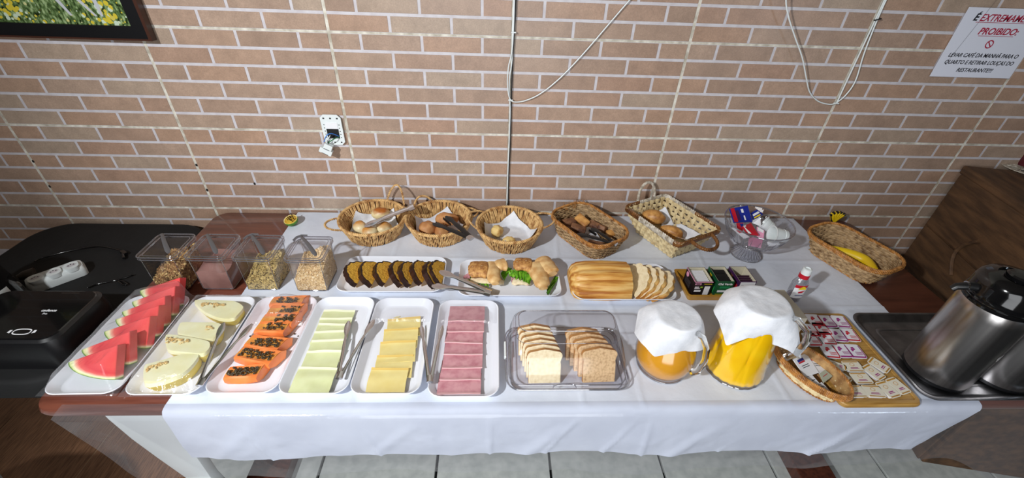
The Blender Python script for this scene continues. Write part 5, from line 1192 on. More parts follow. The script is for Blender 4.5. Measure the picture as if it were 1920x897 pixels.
# banana
bn = thing('banana', 'single yellow banana in the brown wicker basket', 'banana', at(1595, 488, ZT + 0.03))
oo_ = lambda x, y: (1480 + x / 4.72, 370 + y / 4.72); A0 = at(*oo_(320, 445), ZT + 0.045); A1 = at(*oo_(520, 500), ZT + 0.046); A2 = at(*oo_(660, 560), ZT + 0.044); A3 = at(*oo_(735, 640), ZT + 0.040); A4 = at(*oo_(775, 665), ZT + 0.038)
P = []; rd = []; K_ = [A0, A1, A2, A3, A4]
for i in range(4):
    for q in range(6):
        t = q / 6; a, b, c, d = K_[max(i - 1, 0)], K_[i], K_[i + 1], K_[min(i + 2, 4)]; P.append(0.5 * ((2 * b) + (c - a) * t + (2 * a - 5 * b + 4 * c - d) * t * t + (3 * b - a - 3 * c + d) * t ** 3) - bn.location)
for k in range(len(P)): f = k / (len(P) - 1); rd.append(0.021 * (math.sin(PI * (0.10 + 0.80 * f)) ** 0.6) if f < .88 else 0.019 * max(0.45, (1 - (f - .88) * 5)))
mb = MB(); mb.tube(P, rd, 8); obj('peel', mb, 'banana', bn, smooth=True, angle=1.2)
mb = MB(); mb.tube([P[-1], P[-1] + (P[-1] - P[-2]) * 1.2], [0.008, 0.006], 8); obj('tip', mb, 'banana', bn, smooth=True)
# dark dried bananas at the wall
for k in range(5):
    a = R(35 + 26 * k); p = aty(1562, 415, -0.055); z0_ = ZT + 0.0065; mb = MB(); s_ = thing('dried_fruit_pod', 'yellow and black striped fruit behind the banana basket, ' + ['leaning farthest to the bowl\'s far side', 'second from the chest side', 'upright middle one of the bunch', 'second from the bowl side', 'leaning toward the glass bowl'][k], 'fruit', (p.x, p.y, z0_), group=None)
    dx, dz = math.cos(a) * 0.036, 0.034 + math.sin(a) * 0.022
    P = [Vector((0, 0, 0)), Vector((dx * .35, 0, dz * .55)), Vector((dx * .75, -0.002, dz * .9)), Vector((dx, -0.003, dz * 1.05))]
    mb.tube(P, [0.006, 0.010, 0.010, 0.004], 8); obj('fruit', mb, 'banana', s_, smooth=True)
    mb = MB(); off = Vector((-math.sin(a), -0.55, math.cos(a))) * 0.006; mb.tube([q + off for q in P], [0.004, 0.004, 0.004, 0.005], 6); mb.tube([q - off + Vector((0, -0.004, 0)) for q in P], [0.004, 0.004, 0.004, 0.005], 6); obj('stripe', mb, 'black', s_, smooth=True)

# ================================================================ glass bowl on a foot
bo = thing('footed_glass_bowl', 'footed clear glass bowl holding sachets and small cups', 'bowl', (0.909, -0.270, ZT))
sc_ = lambda a, z: 1 + 0.018 * math.cos(a * 26)
mb = MB(); mb.lathe([(0.057, 0.0), (0.057, 0.006), (0.045, 0.016), (0.028, 0.034), (0.024, 0.044), (0.034, 0.050)], 104, rad=lambda a, z: 1 + 0.02 * math.cos(a * 26), cap0=False, cap1=False); obj('foot', mb, 'bowlglass', bo, smooth=True)
mb = MB(); mb.tube([(0.056 * math.cos(2 * PI * k / 60), 0.056 * math.sin(2 * PI * k / 60), 0.003) for k in range(60)], 0.0028, 6, closed=True); obj('foot_edge', mb, 'glass', bo, smooth=True); mb = MB(); mb.tube([(0.027 * math.cos(2 * PI * k / 40), 0.027 * math.sin(2 * PI * k / 40), 0.040) for k in range(40)], 0.003, 6, closed=True); obj('stem_ring', mb, 'glass', bo, smooth=True)
mb = MB(); mb.lathe([(0.022, 0.049), (0.05, 0.054), (0.078, 0.072), (0.098, 0.100), (0.112, 0.130), (0.117, 0.147)], 104, rad=lambda a, z: 1 + (0.018 if z < 0.125 else 0.003) * math.cos(a * 26), cap1=False); obj('bowl', mb, 'bowlglass', bo, smooth=True)
mb = MB(); mb.tube([(0.117 * math.cos(2 * PI * k / 80), 0.117 * math.sin(2 * PI * k / 80), 0.148) for k in range(80)], 0.0026, 6, closed=True); obj('rim', mb, 'clear_edge', bo, smooth=True)
mb = MB()
for k in range(26):
    a = 2 * PI * k / 26; mb.tube([(r_ * math.cos(a), r_ * math.sin(a), z) for r_, z in ((0.052, 0.055), (0.080, 0.072), (0.100, 0.100), (0.113, 0.128))], [0.0008, 0.0011, 0.0011, 0.0006], 5)
    mb.tube([(r_ * math.cos(a), r_ * math.sin(a), z) for r_, z in ((0.055, 0.009), (0.046, 0.017), (0.030, 0.034))], [0.0012, 0.0012, 0.0008], 5)
obj('pressed_rib', mb, 'clear_edge', bo, smooth=True, kind='stuff')
qq = lambda a, c: (1340 + a / 5.98, 370 + c / 5.98)
def packet(label, pts4, z, mat, cat='sachet', tilt=None, name='sachet', thick=0.006, prints=(), group='sachets in the glass bowl'):
    """flat packet: pts4 are world corners"""
    P = [Vector(p) for p in pts4]; c = sum(P, Vector()) / 4; n_ = (P[1] - P[0]).cross(P[3] - P[0]).normalized()
    if n_.z < 0: n_ = -n_
    t_ = thing(name, label, cat, c, group=group)
    mb = MB(); L0 = [p - c for p in P]; mid = [p * 0.93 + n_ * thick / 2 for p in L0]; mid2 = [p * 0.93 - n_ * thick / 2 for p in L0]
    mb.loft([mid2, L0, mid]); obj('wrapper', mb, mat, t_)
    for (a0, a1, b0, b1, pm) in prints:
        def pt(a, b): return (mid[0].lerp(mid[1], a).lerp(mid[3].lerp(mid[2], a), b)) + n_ * 0.0006
        m_ = MB(); m_.add([pt(a0, b0), pt(a1, b0), pt(a1, b1), pt(a0, b1)], [(0, 1, 2, 3)]); obj('print', m_, pm, t_)
    return t_
z = ZT
packet('blue and red wafer packet leaning on the bowl rim', [at(*qq(160, 130), z + .150), at(*qq(370, 92), z + .165), at(*qq(425, 280), z + .115), at(*qq(210, 290), z + .115)], z, 'blue', prints=((0.0, 0.22, 0, 1, 'red'), (0.55, 0.68, 0.15, 0.4, 'white'), (0.6, 0.68, 0.6, 0.9, 'white'), (0.22, 0.40, 0.2, 0.9, 'violet')), thick=0.010)
packet('dark blue packet with white letters behind the red one', [at(*qq(400, 180), z + .13), at(*qq(470, 140), z + .14), at(*qq(545, 195), z + .13), at(*qq(430, 260), z + .115)], z, 'blue', prints=((0.1, 0.9, 0.3, 0.6, 'white'), (0.1, 0.8, 0.75, 0.95, 'yellow')), thick=0.006)
packet('red and white packet in the middle of the bowl', [at(*qq(305, 330), z + .118), at(*qq(400, 290), z + .12), at(*qq(490, 430), z + .108), at(*qq(370, 420), z + .105)], z, 'red', prints=((0, 0.3, 0.0, 1, 'white'), (0.45, 0.55, 0.2, 0.9, 'yellow')), thick=0.008)
packet('red wrapped sweet at the left inside the bowl', [at(*qq(245, 290), z + .115), at(*qq(320, 290), z + .115), at(*qq(310, 390), z + .10), at(*qq(255, 370), z + .10)], z, 'red', prints=((0.4, 1, 0.1, 0.6, 'blue'),), thick=0.007)
packet('pink sugar sachets at the bottom of the bowl', [at(*qq(385, 450), z + .075), at(*qq(545, 470), z + .075), at(*qq(520, 570), z + .064), at(*qq(370, 540), z + .064)], z, 'pink', thick=0.008)
packet('pink and white sachet lying above the pink ones', [at(*qq(470, 330), z + .11), at(*qq(560, 380), z + .11), at(*qq(550, 465), z + .095), at(*qq(470, 440), z + .095)], z, 'pink', prints=((0.1, 0.9, 0.0, 0.4, 'white'),), thick=0.005)
packet('white sachet with a red spot at the left of the bowl', [at(*qq(175, 340), z + .105), at(*qq(240, 340), z + .11), at(*qq(400, 450), z + .088), at(*qq(330, 470), z + .08)], z, 'white', prints=((0.35, 0.8, 0.25, 0.5, 'red'),), thick=0.006)
packet('white sachet standing behind the pink one', [at(*qq(430, 260), z + .125), at(*qq(510, 225), z + .13), at(*qq(520, 330), z + .11), at(*qq(420, 290), z + .11)], z, 'white', thick=0.004)
def cup(label, p, d, r0=0.019, r1=0.026, h=0.042):
    c = thing('small_plastic_cup', label, 'cup', p, group='small white cups in the bowl'); c.rotation_euler = Vector(d).to_track_quat('Z', 'Y').to_euler()
    mb = MB(); mb.lathe([(r0 - 0.004, 0.002), (r0 - 0.003, 0.0), (r0, 0.0), (r0 + 0.002, 0.012), (r0 + 0.001, 0.013), (r1 - 0.002, h - 0.004), (r1 + 0.0015, h - 0.002), (r1 + 0.0015, h), (r1 - 0.002, h), (r0 - 0.001, 0.004)], 28); obj('wall', mb, 'white_plastic', c, smooth=True, angle=0.7)
pA = at(*qq(795, 435), z + .118)
cup('small white plastic cup lying on its side in the bowl', pA, (-0.9, 0.05, 0.10), 0.021, 0.030, 0.052); cup('small white plastic cup behind the lying one', at(*qq(640, 350), z + .108), (-0.6, .5, .3), 0.019, 0.027, 0.036)
packet('white folded paper under the small cups', [at(*qq(585, 500), z + .085), at(*qq(720, 500), z + .090), at(*qq(740, 540), z + .08), at(*qq(600, 550), z + .072)], z, 'white', thick=0.004)

# ================================================================ tea boxes on the mustard tray
tt = thing('tea_tray', 'mustard-coloured wooden tray under the tea boxes', 'tray', (0.706, -0.466, ZT))
mb = MB(); mb.loft([rrect(0.232, 0.122, 0.008, 3, 0), rrect(0.252, 0.140, 0.010, 3, 0.024), rrect(0.238, 0.126, 0.008, 3, 0.024), rrect(0.222, 0.112, 0.006, 3, 0.004)]); obj('tray_body', mb, 'yellow_tray', tt, bevel=0.001)
mb = MB(); mb.loft([rrect(0.251, 0.139, 0.010, 3, 0.0235), rrect(0.254, 0.142, 0.011, 3, 0.026), rrect(0.236, 0.124, 0.008, 3, 0.026), rrect(0.238, 0.126, 0.008, 3, 0.022)], False, False); obj('rim', mb, 'yellow_tray', tt)
def teabox(label, x0, w_, y0, d_, h, mat, inner, bagmat, nb_, back=0.0, shear=0.0):
    t_ = thing('tea_box', label, 'box', (x0, y0, ZT + 0.005), group='opened tea boxes')
    th = 0.0014; mb = MB(); 
    mb.box((w_ / 2, th / 2, h / 2), (w_, th, h)); mb.box((w_ / 2, d_ - th / 2, h / 2), (w_, th, h)); mb.box((th / 2, d_ / 2, h / 2), (th, d_ - 2 * th, h)); mb.box((w_ - th / 2, d_ / 2, h / 2), (th, d_ - 2 * th, h)); mb.box((w_ / 2, d_ / 2, th / 2), (w_ - 2 * th, d_ - 2 * th, th))
    obj('carton', mb, mat, t_)
    mb = MB(); mb.box((w_ / 2, d_ - th * 1.4, h * .6), (w_ - 2 * th, 0.0004, h * .8)); mb.box((w_ - th * 1.4, d_ / 2, h * .6), (0.0004, d_ - 2.4 * th, h * .8)); mb.box((th * 1.4, d_ / 2, h * .6), (0.0004, d_ - 2.4 * th, h * .8)); obj('lining', mb, inner, t_)
    for k in range(nb_):
        mb = MB(); y = 0.006 + (d_ - 0.02 - back) * k / max(1, nb_ - 1); mb.box((w_ * 0.47, y, h * 0.47), (w_ * 0.82, 0.0042, h * 0.86), rot=(R(-4), R(0), R(0))); obj('tea_bag', mb, bagmat, t_)
    return t_
def fl(t_, x, z, w_, h, mat, name='printed_panel'): mb = MB(); mb.box((x, -0.0005, z), (w_, 0.0006, h)); return obj(name, mb, mat, t_)
tb1 = teabox('black and pink tea box with pale bags, first on the mustard tray', 0.606, 0.060, -0.508, 0.076, 0.060, 'darkprint', 'carton_in', 'white', 8)
mb = MB(); mb.box((0.030, -0.0006, 0.0585), (0.060, 0.0008, 0.003)); mb.box((-0.0006, 0.038, 0.0585), (0.0008, 0.076, 0.003)); obj('pink_edge', mb, 'pink', tb1)
fl(tb1, 0.012, 0.05, 0.020, 0.007, 'pink'); fl(tb1, 0.012, 0.05, 0.014, 0.004, 'red'); fl(tb1, 0.013, 0.034, 0.018, 0.010, 'joint'); fl(tb1, 0.024, 0.036, 0.012, 0.006, PM('lime_print', srgb(150, 190, 60))); fl(tb1, 0.016, 0.020, 0.022, 0.007, 'white'); fl(tb1, 0.046, 0.022, 0.018, 0.036, 'white', 'printed_table')
fl(tb1, 0.045, 0.050, 0.026, 0.002, 'yellow')
mb = MB(); mb.box((-0.0006, 0.045, 0.022), (0.0006, 0.04, 0.026)); obj('printed_panel', mb, PM('grey_text_block', srgb(70, 66, 70), srgb(20, 18, 20), 300, rough=.5), tb1)
mb = MB(); mb.lathe([(0.009, -0.0004), (0.009, 0.0004)], 16); obj('printed_oval', mb, 'pink', tb1, (-0.0008, 0.058, 0.044), (0, R(90), 0))
tb2 = teabox('green tea box with black bags and white lettering, in the middle', 0.681, 0.056, -0.508, 0.078, 0.062, 'dkgreen', 'carton_in', 'black', 9)
text('Chá Verde', 0.0115, (0.028, -0.0006, 0.050), tb2, 'white', bold=0.0003, sx=0.95)
fl(tb2, 0.030, 0.036, 0.034, 0.009, PM('mid_green_print', srgb(30, 130, 80))); fl(tb2, 0.028, 0.019, 0.038, 0.008, 'white'); fl(tb2, 0.028, 0.006, 0.046, 0.001, 'yellow')
mb = MB(); mb.box((-0.0006, 0.05, 0.045), (0.0006, 0.014, 0.014)); obj('printed_panel', mb, 'yellow', tb2)
mb = MB(); mb.box((-0.0006, 0.02, 0.020), (0.0006, 0.026, 0.024)); obj('printed_panel', mb, PM('mid_green_print', srgb(40, 150, 70)), tb2)
tb3 = teabox('purple fruit tea box with a white text panel, last on the mustard tray', 0.755, 0.058, -0.506, 0.080, 0.060, 'violet', 'carton_in', PM('plum_bag', srgb(60, 30, 50), rough=.5), 4, back=0.03)
fl(tb3, 0.030, 0.042, 0.050, 0.030, 'white', 'printed_table')
for zz in (0.050, 0.044, 0.038, 0.032): mb = MB(); mb.box((0.030, -0.0009, zz), (0.044, 0.0004, 0.0007)); obj('printed_line', mb, 'ink', tb3)
mb = MB(); mb.box((-0.0006, 0.022, 0.026), (0.0006, 0.036, 0.030)); obj('printed_panel', mb, 'red', tb3); mb = MB(); mb.box((-0.0006, 0.05, 0.042), (0.0006, 0.014, 0.014)); obj('printed_panel', mb, PM('peach_print', srgb(220, 130, 80)), tb3)

# ================================================================ sweetener bottle
sb = thing('sweetener_bottle', 'small clear squeeze bottle with red collar and white cap', 'bottle', (0.946, -0.522, ZT))
def ov(s_, z, k=0.66): return [(s_ * math.cos(2 * PI * q / 28), s_ * k * math.sin(2 * PI * q / 28), z) for q in range(28)]
mb = MB(); mb.loft([ov(0.023, 0), ov(0.026, 0.003), ov(0.027, 0.05), ov(0.026, 0.080), ov(0.019, 0.094), ov(0.012, 0.100, 0.95), ov(0.011, 0.106, 1)]); obj('body', mb, 'bowlglass', sb, smooth=True, angle=0.9)
mb = MB(); mb.loft([ov(0.022, 0.002), ov(0.0235, 0.004), ov(0.0245, 0.03)]); obj('liquid', mb, clear('sweetener', (0.80, 0.78, 0.8, 1), gloss=0.05), sb, smooth=True)
mb = MB(); mb.lathe([(0.0155, 0.100), (0.0155, 0.114), (0.014, 0.115)], 24); obj('collar', mb, 'red', sb, smooth=True, angle=.6)
mb = MB(); mb.lathe([(0.0145, 0.115), (0.0135, 0.134), (0.009, 0.136), (0.009, 0.132), (0.002, 0.132)], 24); obj('cap', mb, 'white_plastic', sb, smooth=True, angle=.6)
def labelpatch(z0, z1, x0, x1, mat, off=0.0006):
    mb = MB(); 
    def fn(a, b):
        x = x0 + (x1 - x0) * a; r_ = 0.0272 + off; x = max(-r_ * .98, min(r_ * .98, x)); return (x, -0.66 * r_ * math.sqrt(1 - (x / r_) ** 2), z0 + (z1 - z0) * b)
    mb.grid(fn, 10, 2); return obj('bottle_label', mb, mat, sb, smooth=True)
labelpatch(0.024, 0.078, -0.021, 0.022, 'white'); labelpatch(0.066, 0.078, -0.0212, 0.0222, 'red', 0.001)
mb = MB(); mb.add([(-0.012, -0.0190, 0.060), (0.014, -0.0190, 0.062), (0.008, -0.0190, 0.073), (0.0, -0.0192, 0.075), (-0.008, -0.0190, 0.068)], [(0, 1, 2, 3, 4)]); obj('yellow_emblem', mb, 'yellow', sb)
mb = MB(); mb.add([(-0.008, -0.0192, 0.052), (0.012, -0.0192, 0.058), (0.006, -0.0192, 0.048), (-0.006, -0.0192, 0.046)], [(0, 1, 2, 3)]); obj('red_emblem', mb, 'red', sb)
mb = MB(); mb.box((0, -0.0192, 0.036), (0.026, 0.0004, 0.0022)); obj('printed_line', mb, 'blue', sb)

# ================================================================ bread box
bx = thing('bread_box', 'clear plastic bread box with a domed lid holding sliced bread', 'bread box', (0.143, -0.775, ZT))
mb = MB(); mb.loft([rrect(0.300, 0.190, 0.03, 6, 0.0), rrect(0.322, 0.212, 0.036, 6, 0.012), rrect(0.326, 0.216, 0.038, 6, 0.020), rrect(0.318, 0.208, 0.034, 6, 0.020), rrect(0.296, 0.188, 0.028, 6, 0.003)], True, True); obj('base', mb, 'clear', bx, smooth=True, angle=.8)
mb = MB()
for w_, d_, r_, z, q in ((0.326, 0.216, 0.038, 0.020, 0.0022), (0.318, 0.208, 0.034, 0.013, 0.0014), (0.300, 0.192, 0.03, 0.002, 0.0014), (0.311, 0.198, 0.034, 0.027, 0.0016)): mb.tube(rrect(w_, d_, r_, 6, z), q, 6, closed=True)
obj('base_edge', mb, 'clear_edge', bx, smooth=True)
mb = MB(); LR = [(0.310, 0.198, 0.034, 0.022, 0.0), (0.308, 0.196, 0.034, 0.045, 0.0), (0.300, 0.180, 0.034, 0.075, 0.006), (0.286, 0.146, 0.032, 0.108, 0.016), (0.270, 0.104, 0.028, 0.124, 0.024), (0.260, 0.074, 0.024, 0.130, 0.030), (0.242, 0.052, 0.018, 0.132, 0.032)]
mb.loft([rrect(w_, d_, r_, 6, z, (0, oy)) for w_, d_, r_, z, oy in LR], False, True); lid = obj('lid', mb, 'clear', bx, smooth=True, angle=1.0)
mb = MB(); mb.tube(rrect(0.260, 0.074, 0.024, 6, 0.1297, (0, 0.030)), 0.0015, 6, closed=True); mb.tube(rrect(0.276, 0.118, 0.03, 6, 0.117, (0, 0.021)), 0.0008, 5, closed=True)
mb.tube([(0.03 * math.cos(a) - 0.012, -0.099 - 0.004, 0.022 + 0.018 * math.sin(a)) for a in [PI * k / 14 for k in range(15)]], 0.0013, 6)
obj('lid_edge', mb, 'clear_edge', lid, smooth=True)
mb = MB(); mb.box((-0.164, 0.02, 0.022), (0.006, 0.055, 0.014)); obj('side_clip', mb, 'white_plastic', bx, bevel=0.002, label='white side clip')
def toast(w_, h):
    n_ = []
    n_ += [(-w_ * .46, 0), (w_ * .46, 0), (w_ * .465, h * .55), (w_ * .45, h * .62)]
    for k in range(7): a = R(-35 + 125 * k / 6); n_.append((w_ * .37 + w_ * .135 * math.cos(a), h * .80 + h * .13 * math.sin(a)))
    n_ += [(w_ * .15, h * .975), (0, h), (-w_ * .15, h * .975)]
    for k in range(7): a = R(90 + 125 * k / 6); n_.append((-w_ * .37 + w_ * .135 * math.cos(a), h * .80 + h * .13 * math.sin(a)))
    n_ += [(-w_ * .45, h * .62), (-w_ * .465, h * .55)]
    return n_
def toast_mesh(w_, h, t_):
    o_ = toast(w_, h); ins = [(x * .955, 0.002 + y * .962) for x, y in o_]; n_ = len(o_); m_ = MB()
    vs = [(x, t_, y) for x, y in o_] + [(x, 0, y) for x, y in o_] + [(x, -0.0006, y) for x, y in ins]; fs = [tuple(range(n_)), tuple(range(2 * n_, 3 * n_))[::-1]]; ms = [0, 0]
    for k in range(n_):
        q = (k + 1) % n_; fs.append((k, q, q + n_, k + n_)); ms.append(1); fs.append((k + n_, q + n_, q + 2 * n_, k + 2 * n_)); ms.append(0)
    m_.add(vs, fs, ms); return m_
ordb = ['at the front of its row', 'second in its row', 'third in its row', 'fourth in its row', 'fifth in its row', 'at the back of its row']
tw1 = toast_mesh(0.092, 0.096, 0.012); tb_ = toast_mesh(0.094, 0.098, 0.012)
for k in range(6):
    o_ = obj('bread_slice', tw1, ['crumb_white', 'crust'], None, (0.082 - 0.0045 * k, -0.852 + 0.0185 * k, ZT + 0.006), (R(-24 + 1.5 * k), 0, R(1.5))); tag(o_, 'white bread slice ' + ordb[k] + ' in the bread box', 'bread', 'white bread slices')
    if k < 5: o_ = obj('bread_slice', tb_, ['crumb_brown', 'crust'], None, (0.228 - 0.009 * k, -0.850 + 0.0185 * k, ZT + 0.006), (R(-24 + 1.5 * k), 0, R(2))); tag(o_, 'wholemeal bread slice ' + ordb[min(k, 3) if k < 4 else 5] + ' in the bread box', 'bread', 'wholemeal bread slices')

# ================================================================ juice jugs with napkins
def drape(label, cx, cy, z, rd, B, seed, wob=0.0022):
    """napkin over a round rim: a disc on top, falling to eight boundary points"""
    C_ = Vector((cx, cy, z)); B = [Vector(b) for b in B]; nB = len(B)
    def bound(t):
        s_ = t * nB; i = int(s_) % nB; f = s_ - int(s_); a, b, c, d = B[i - 1], B[i], B[(i + 1) % nB], B[(i + 2) % nB]
        lin = b.lerp(c, f); cat = 0.5 * ((2 * b) + (c - a) * f + (2 * a - 5 * b + 4 * c - d) * f * f + (3 * b - a - 3 * c + d) * f ** 3); return lin.lerp(cat, 0.35)
    NR, NA = 26, 96; vs = [C_ + Vector((0, 0, 0.0008))]; fs = []
    for r_ in range(1, NR + 1):
        s_ = r_ / NR
        for k in range(NA):
            t = k / NA; b = bound(t); d = Vector((b.x - cx, b.y - cy, 0)).normalized(); R_ = C_ + d * rd
            if s_ < 0.4: p = C_.lerp(R_, s_ / 0.4); p.z += 0.0012 * noise.noise(Vector((p.x * 50, p.y * 50, seed)))
            else:
                u = (s_ - 0.4) / 0.6; p = R_.lerp(b, u); p.z = z + (b.z - z) * (u ** 1.15) ; p += d * 0.004 * math.sin(PI * u) 
                fold = noise.noise(Vector((math.cos(2 * PI * t) * 2.6 + seed, math.sin(2 * PI * t) * 2.6, u * 0.8))); p += d * (wob * 2 * fold * u) + Vector((0, 0, wob * noise.noise(Vector((p.x * 35, p.y * 35, seed))) * u))
            vs.append(p)
    for k in range(NA): fs.append((0, 1 + k, 1 + (k + 1) % NA))
    for r_ in range(NR - 1):
        for k in range(NA): a = 1 + r_ * NA + k; b_ = 1 + r_ * NA + (k + 1) % NA; fs.append((a, a + NA, b_ + NA, b_))
    mb = MB(); mb.add(vs, fs); return tag(obj('paper_napkin', mb, 'paper', smooth=True, angle=None), label, 'napkin')
jz = lambda x, y, z: at(1180 + x / 4.486, 550 + y / 4.486, z)
j1 = thing('juice_jug', 'round glass jug of orange-brown juice, beside the bread box', 'jug', (0.418, -0.787, ZT))
pr = [(0.052, 0.002), (0.066, 0.008), (0.077, 0.030), (0.080, 0.055), (0.074, 0.085), (0.058, 0.115), (0.045, 0.140), (0.044, 0.165), (0.050, 0.186)]
mb = MB(); mb.lathe(pr, 48, cap1=False); obj('glass_wall', mb, 'clear', j1, smooth=True)
mb = MB(); mb.lathe([(r_ - 0.002, z + 0.002) for r_, z in pr[:7]], 48); obj('juice', mb, 'juice_orange', j1, smooth=True, angle=.8)
mb = MB(); mb.tube([(0.050 * math.cos(2 * PI * k / 40), 0.050 * math.sin(2 * PI * k / 40), 0.187) for k in range(40)], 0.002, 6, closed=True); obj('glass_rim', mb, 'clear_edge', j1, smooth=True); mb = MB(); mb.tube([(0.066 * math.cos(2 * PI * k / 50), 0.066 * math.sin(2 * PI * k / 50), 0.0035) for k in range(50)], 0.0028, 6, closed=True); obj('glass_edge', mb, 'clear_edge', j1, smooth=True)
d_ = Vector((0.62, -0.78, 0)).normalized(); mb = MB(); mb.tube([d_ * 0.046 + Vector((0, 0, 0.178)), d_ * 0.075 + Vector((0, 0, 0.176)), d_ * 0.094 + Vector((0, 0, 0.150)), d_ * 0.100 + Vector((0, 0, 0.110)), d_ * 0.094 + Vector((0, 0, 0.065)), d_ * 0.082 + Vector((0, 0, 0.048))], 0.01, 12, flat=(0.0075, 0.009)); obj('handle', mb, 'glass', j1, smooth=True)
drape('white paper napkin covering the round juice jug', 0.420, -0.785, ZT + 0.193, 0.0548, [jz(40, 330, .865), jz(118, 440, .875), jz(210, 536, .85), jz(400, 498, .87), jz(620, 478, .865), jz(618, 330, .885), (0.485, -0.70, 0.89), (0.43, -0.68, 0.885), (0.345, -0.715, 0.90)], 1.2)
j2 = thing('juice_jug', 'tall pressed-glass jug of yellow juice under a paper napkin', 'jug', (0.618, -0.797, ZT))
pr = [(0.060, 0.001), (0.074, 0.006), (0.080, 0.018), (0.077, 0.04), (0.072, 0.09), (0.066, 0.15), (0.058, 0.205), (0.054, 0.245)]
md = lambda a, z: 1 + (0.045 * abs(math.sin(a * 10)) * max(0, 1 - z / 0.045) - 0.030 * math.exp(-((((a * 5 / (2 * PI)) % 1.0) - 0.5 - 0.9 * abs(z - 0.11)) / 0.035) ** 2) - 0.026 * math.exp(-((((a * 5 / (2 * PI)) % 1.0) - 0.5 + 0.9 * abs(z - 0.11)) / 0.035) ** 2))
N4 = [(0.060 + 0, 0.001)]
zz_ = [0.001, 0.004, 0.008, 0.014, 0.02, 0.03, 0.04] + [0.05 + 0.0125 * k for k in range(17)]
def interp(z):
    for (a, b), (c, d) in zip(pr, pr[1:]):
        if b <= z <= d: return a + (c - a) * (z - b) / (d - b)
    return pr[-1][0]
P_ = [(interp(z), z) for z in zz_]
mb = MB(); mb.lathe(P_, 120, rad=md, cap1=False); obj('glass_wall', mb, 'clear', j2, smooth=True)
mb = MB(); mb.lathe([(r_ - 0.0018, z + 0.002) for r_, z in P_ if z < 0.205], 120, rad=md); obj('juice', mb, 'juice_yellow', j2, smooth=True, angle=.9)
mb = MB(); mb.tube([(0.0745 * (1 + 0.02 * abs(math.sin(10 * 2 * PI * k / 120))) * math.cos(2 * PI * k / 120), 0.0745 * (1 + 0.02 * abs(math.sin(10 * 2 * PI * k / 120))) * math.sin(2 * PI * k / 120), 0.0035) for k in range(120)], 0.0026, 6, closed=True); obj('glass_foot', mb, 'clear_edge', j2, smooth=True); mb = MB(); mb.tube([(0.054 * math.cos(2 * PI * k / 40), 0.054 * math.sin(2 * PI * k / 40), 0.246) for k in range(40)], 0.002, 6, closed=True); obj('glass_edge', mb, 'clear_edge', j2, smooth=True)
d_ = Vector((0.80, -0.60, 0)).normalized(); mb = MB(); mb.tube([d_ * 0.050 + Vector((0, 0, 0.236)), d_ * 0.080 + Vector((0, 0, 0.238)), d_ * 0.110 + Vector((0, 0, 0.215)), d_ * 0.118 + Vector((0, 0, 0.180)), d_ * 0.112 + Vector((0, 0, 0.140)), d_ * 0.098 + Vector((0, 0, 0.112))], 0.01, 12, flat=(0.0075, 0.009)); obj('handle', mb, 'glass', j2, smooth=True)
drape('white paper napkin covering the tall yellow juice jug', 0.620, -0.796, ZT + 0.253, 0.0590, [jz(712, 150, .935), jz(780, 300, .925), jz(820, 440, .905), jz(1000, 382, .935), jz(1160, 412, .92), jz(1330, 480, .905), jz(1455, 555, .87), jz(1390, 330, .93), (0.70, -0.72, 0.96), (0.66, -0.69, 0.95), (0.57, -0.71, 0.965)], 2.6, 0.003)

nbx = thing('napkin_box', 'plain beige card box behind the yellow juice jug', 'box', (0.772, -0.662, ZT))
mb = MB(); mb.box((0, 0, 0.058), (0.122, 0.122, 0.116)); obj('card_body', mb, 'card', nbx, bevel=0.0012)
mb = MB(); mb.box((0.012, -0.030, 0.1166), (0.098, 0.060, 0.0012)); obj('flap', mb, 'card', nbx)

# ================================================================ small oval sachet basket
M['tan_strip'] = PM('tan_strip', srgb(190, 150, 96), srgb(140, 100, 58), 60, rough=.7)
obk = thing('sachet_basket', 'small oval wicker basket of white sachets at the table edge', 'basket', (0.806, -0.838, ZT), R(-64))
def el(f, n_=120): return [Vector(((0.078 + 0.022 * f) * math.cos(2 * PI * k / n_), (0.040 + 0.016 * f) * math.sin(2 * PI * k / n_), 0)) for k in range(n_)]
mb = MB(); o0, o1 = el(0, 60), el(1, 60); mb.loft([[(p.x * .97, p.y * .97, 0.002) for p in o0], [(p.x * .97, p.y * .97, 0.051) for p in o1], [(p.x * .96, p.y * .95, 0.051) for p in o1], [(p.x * .95, p.y * .93, 0.005) for p in o0]]); obj('inner_wall', mb, 'tan_strip', obk)
mb = MB()
for r_ in range(5):
    f = (r_ + .5) / 5; o_ = el(f, 144); mb.tube([p * (1 + 0.03 * math.sin(k * PI / 4 + r_ * PI)) + Vector((0, 0, 0.007 + 0.042 * f)) for k, p in enumerate(o_)], 0.01, 5, closed=True, flat=(0.0040, 0.0013), up=(0, 0, 1))
obj('woven_wall', mb, 'strip_cream', obk, smooth=True, kind='stuff')
for q in range(3):
    mb = MB(); o_ = el(1.0 + 0.09 * q, 200); rope(mb, [p + Vector((0, 0, 0.053 - 0.0055 * q)) for p in o_], 0.0034, 34, 3, n=5); obj('rim', mb, 'wicker_brown', obk, smooth=True)
mb = MB(); rope(mb, [p * 1.01 + Vector((0, 0, 0.005)) for p in el(0, 180)], 0.0032, 30, 2, n=5); obj('foot_ring', mb, 'wicker_brown', obk, smooth=True)
qb = lambda a, c: (1440 + a / 4.487, 570 + c / 4.487)
sach = PM('sachet_foil', srgb(176, 180, 160), rough=0.4)
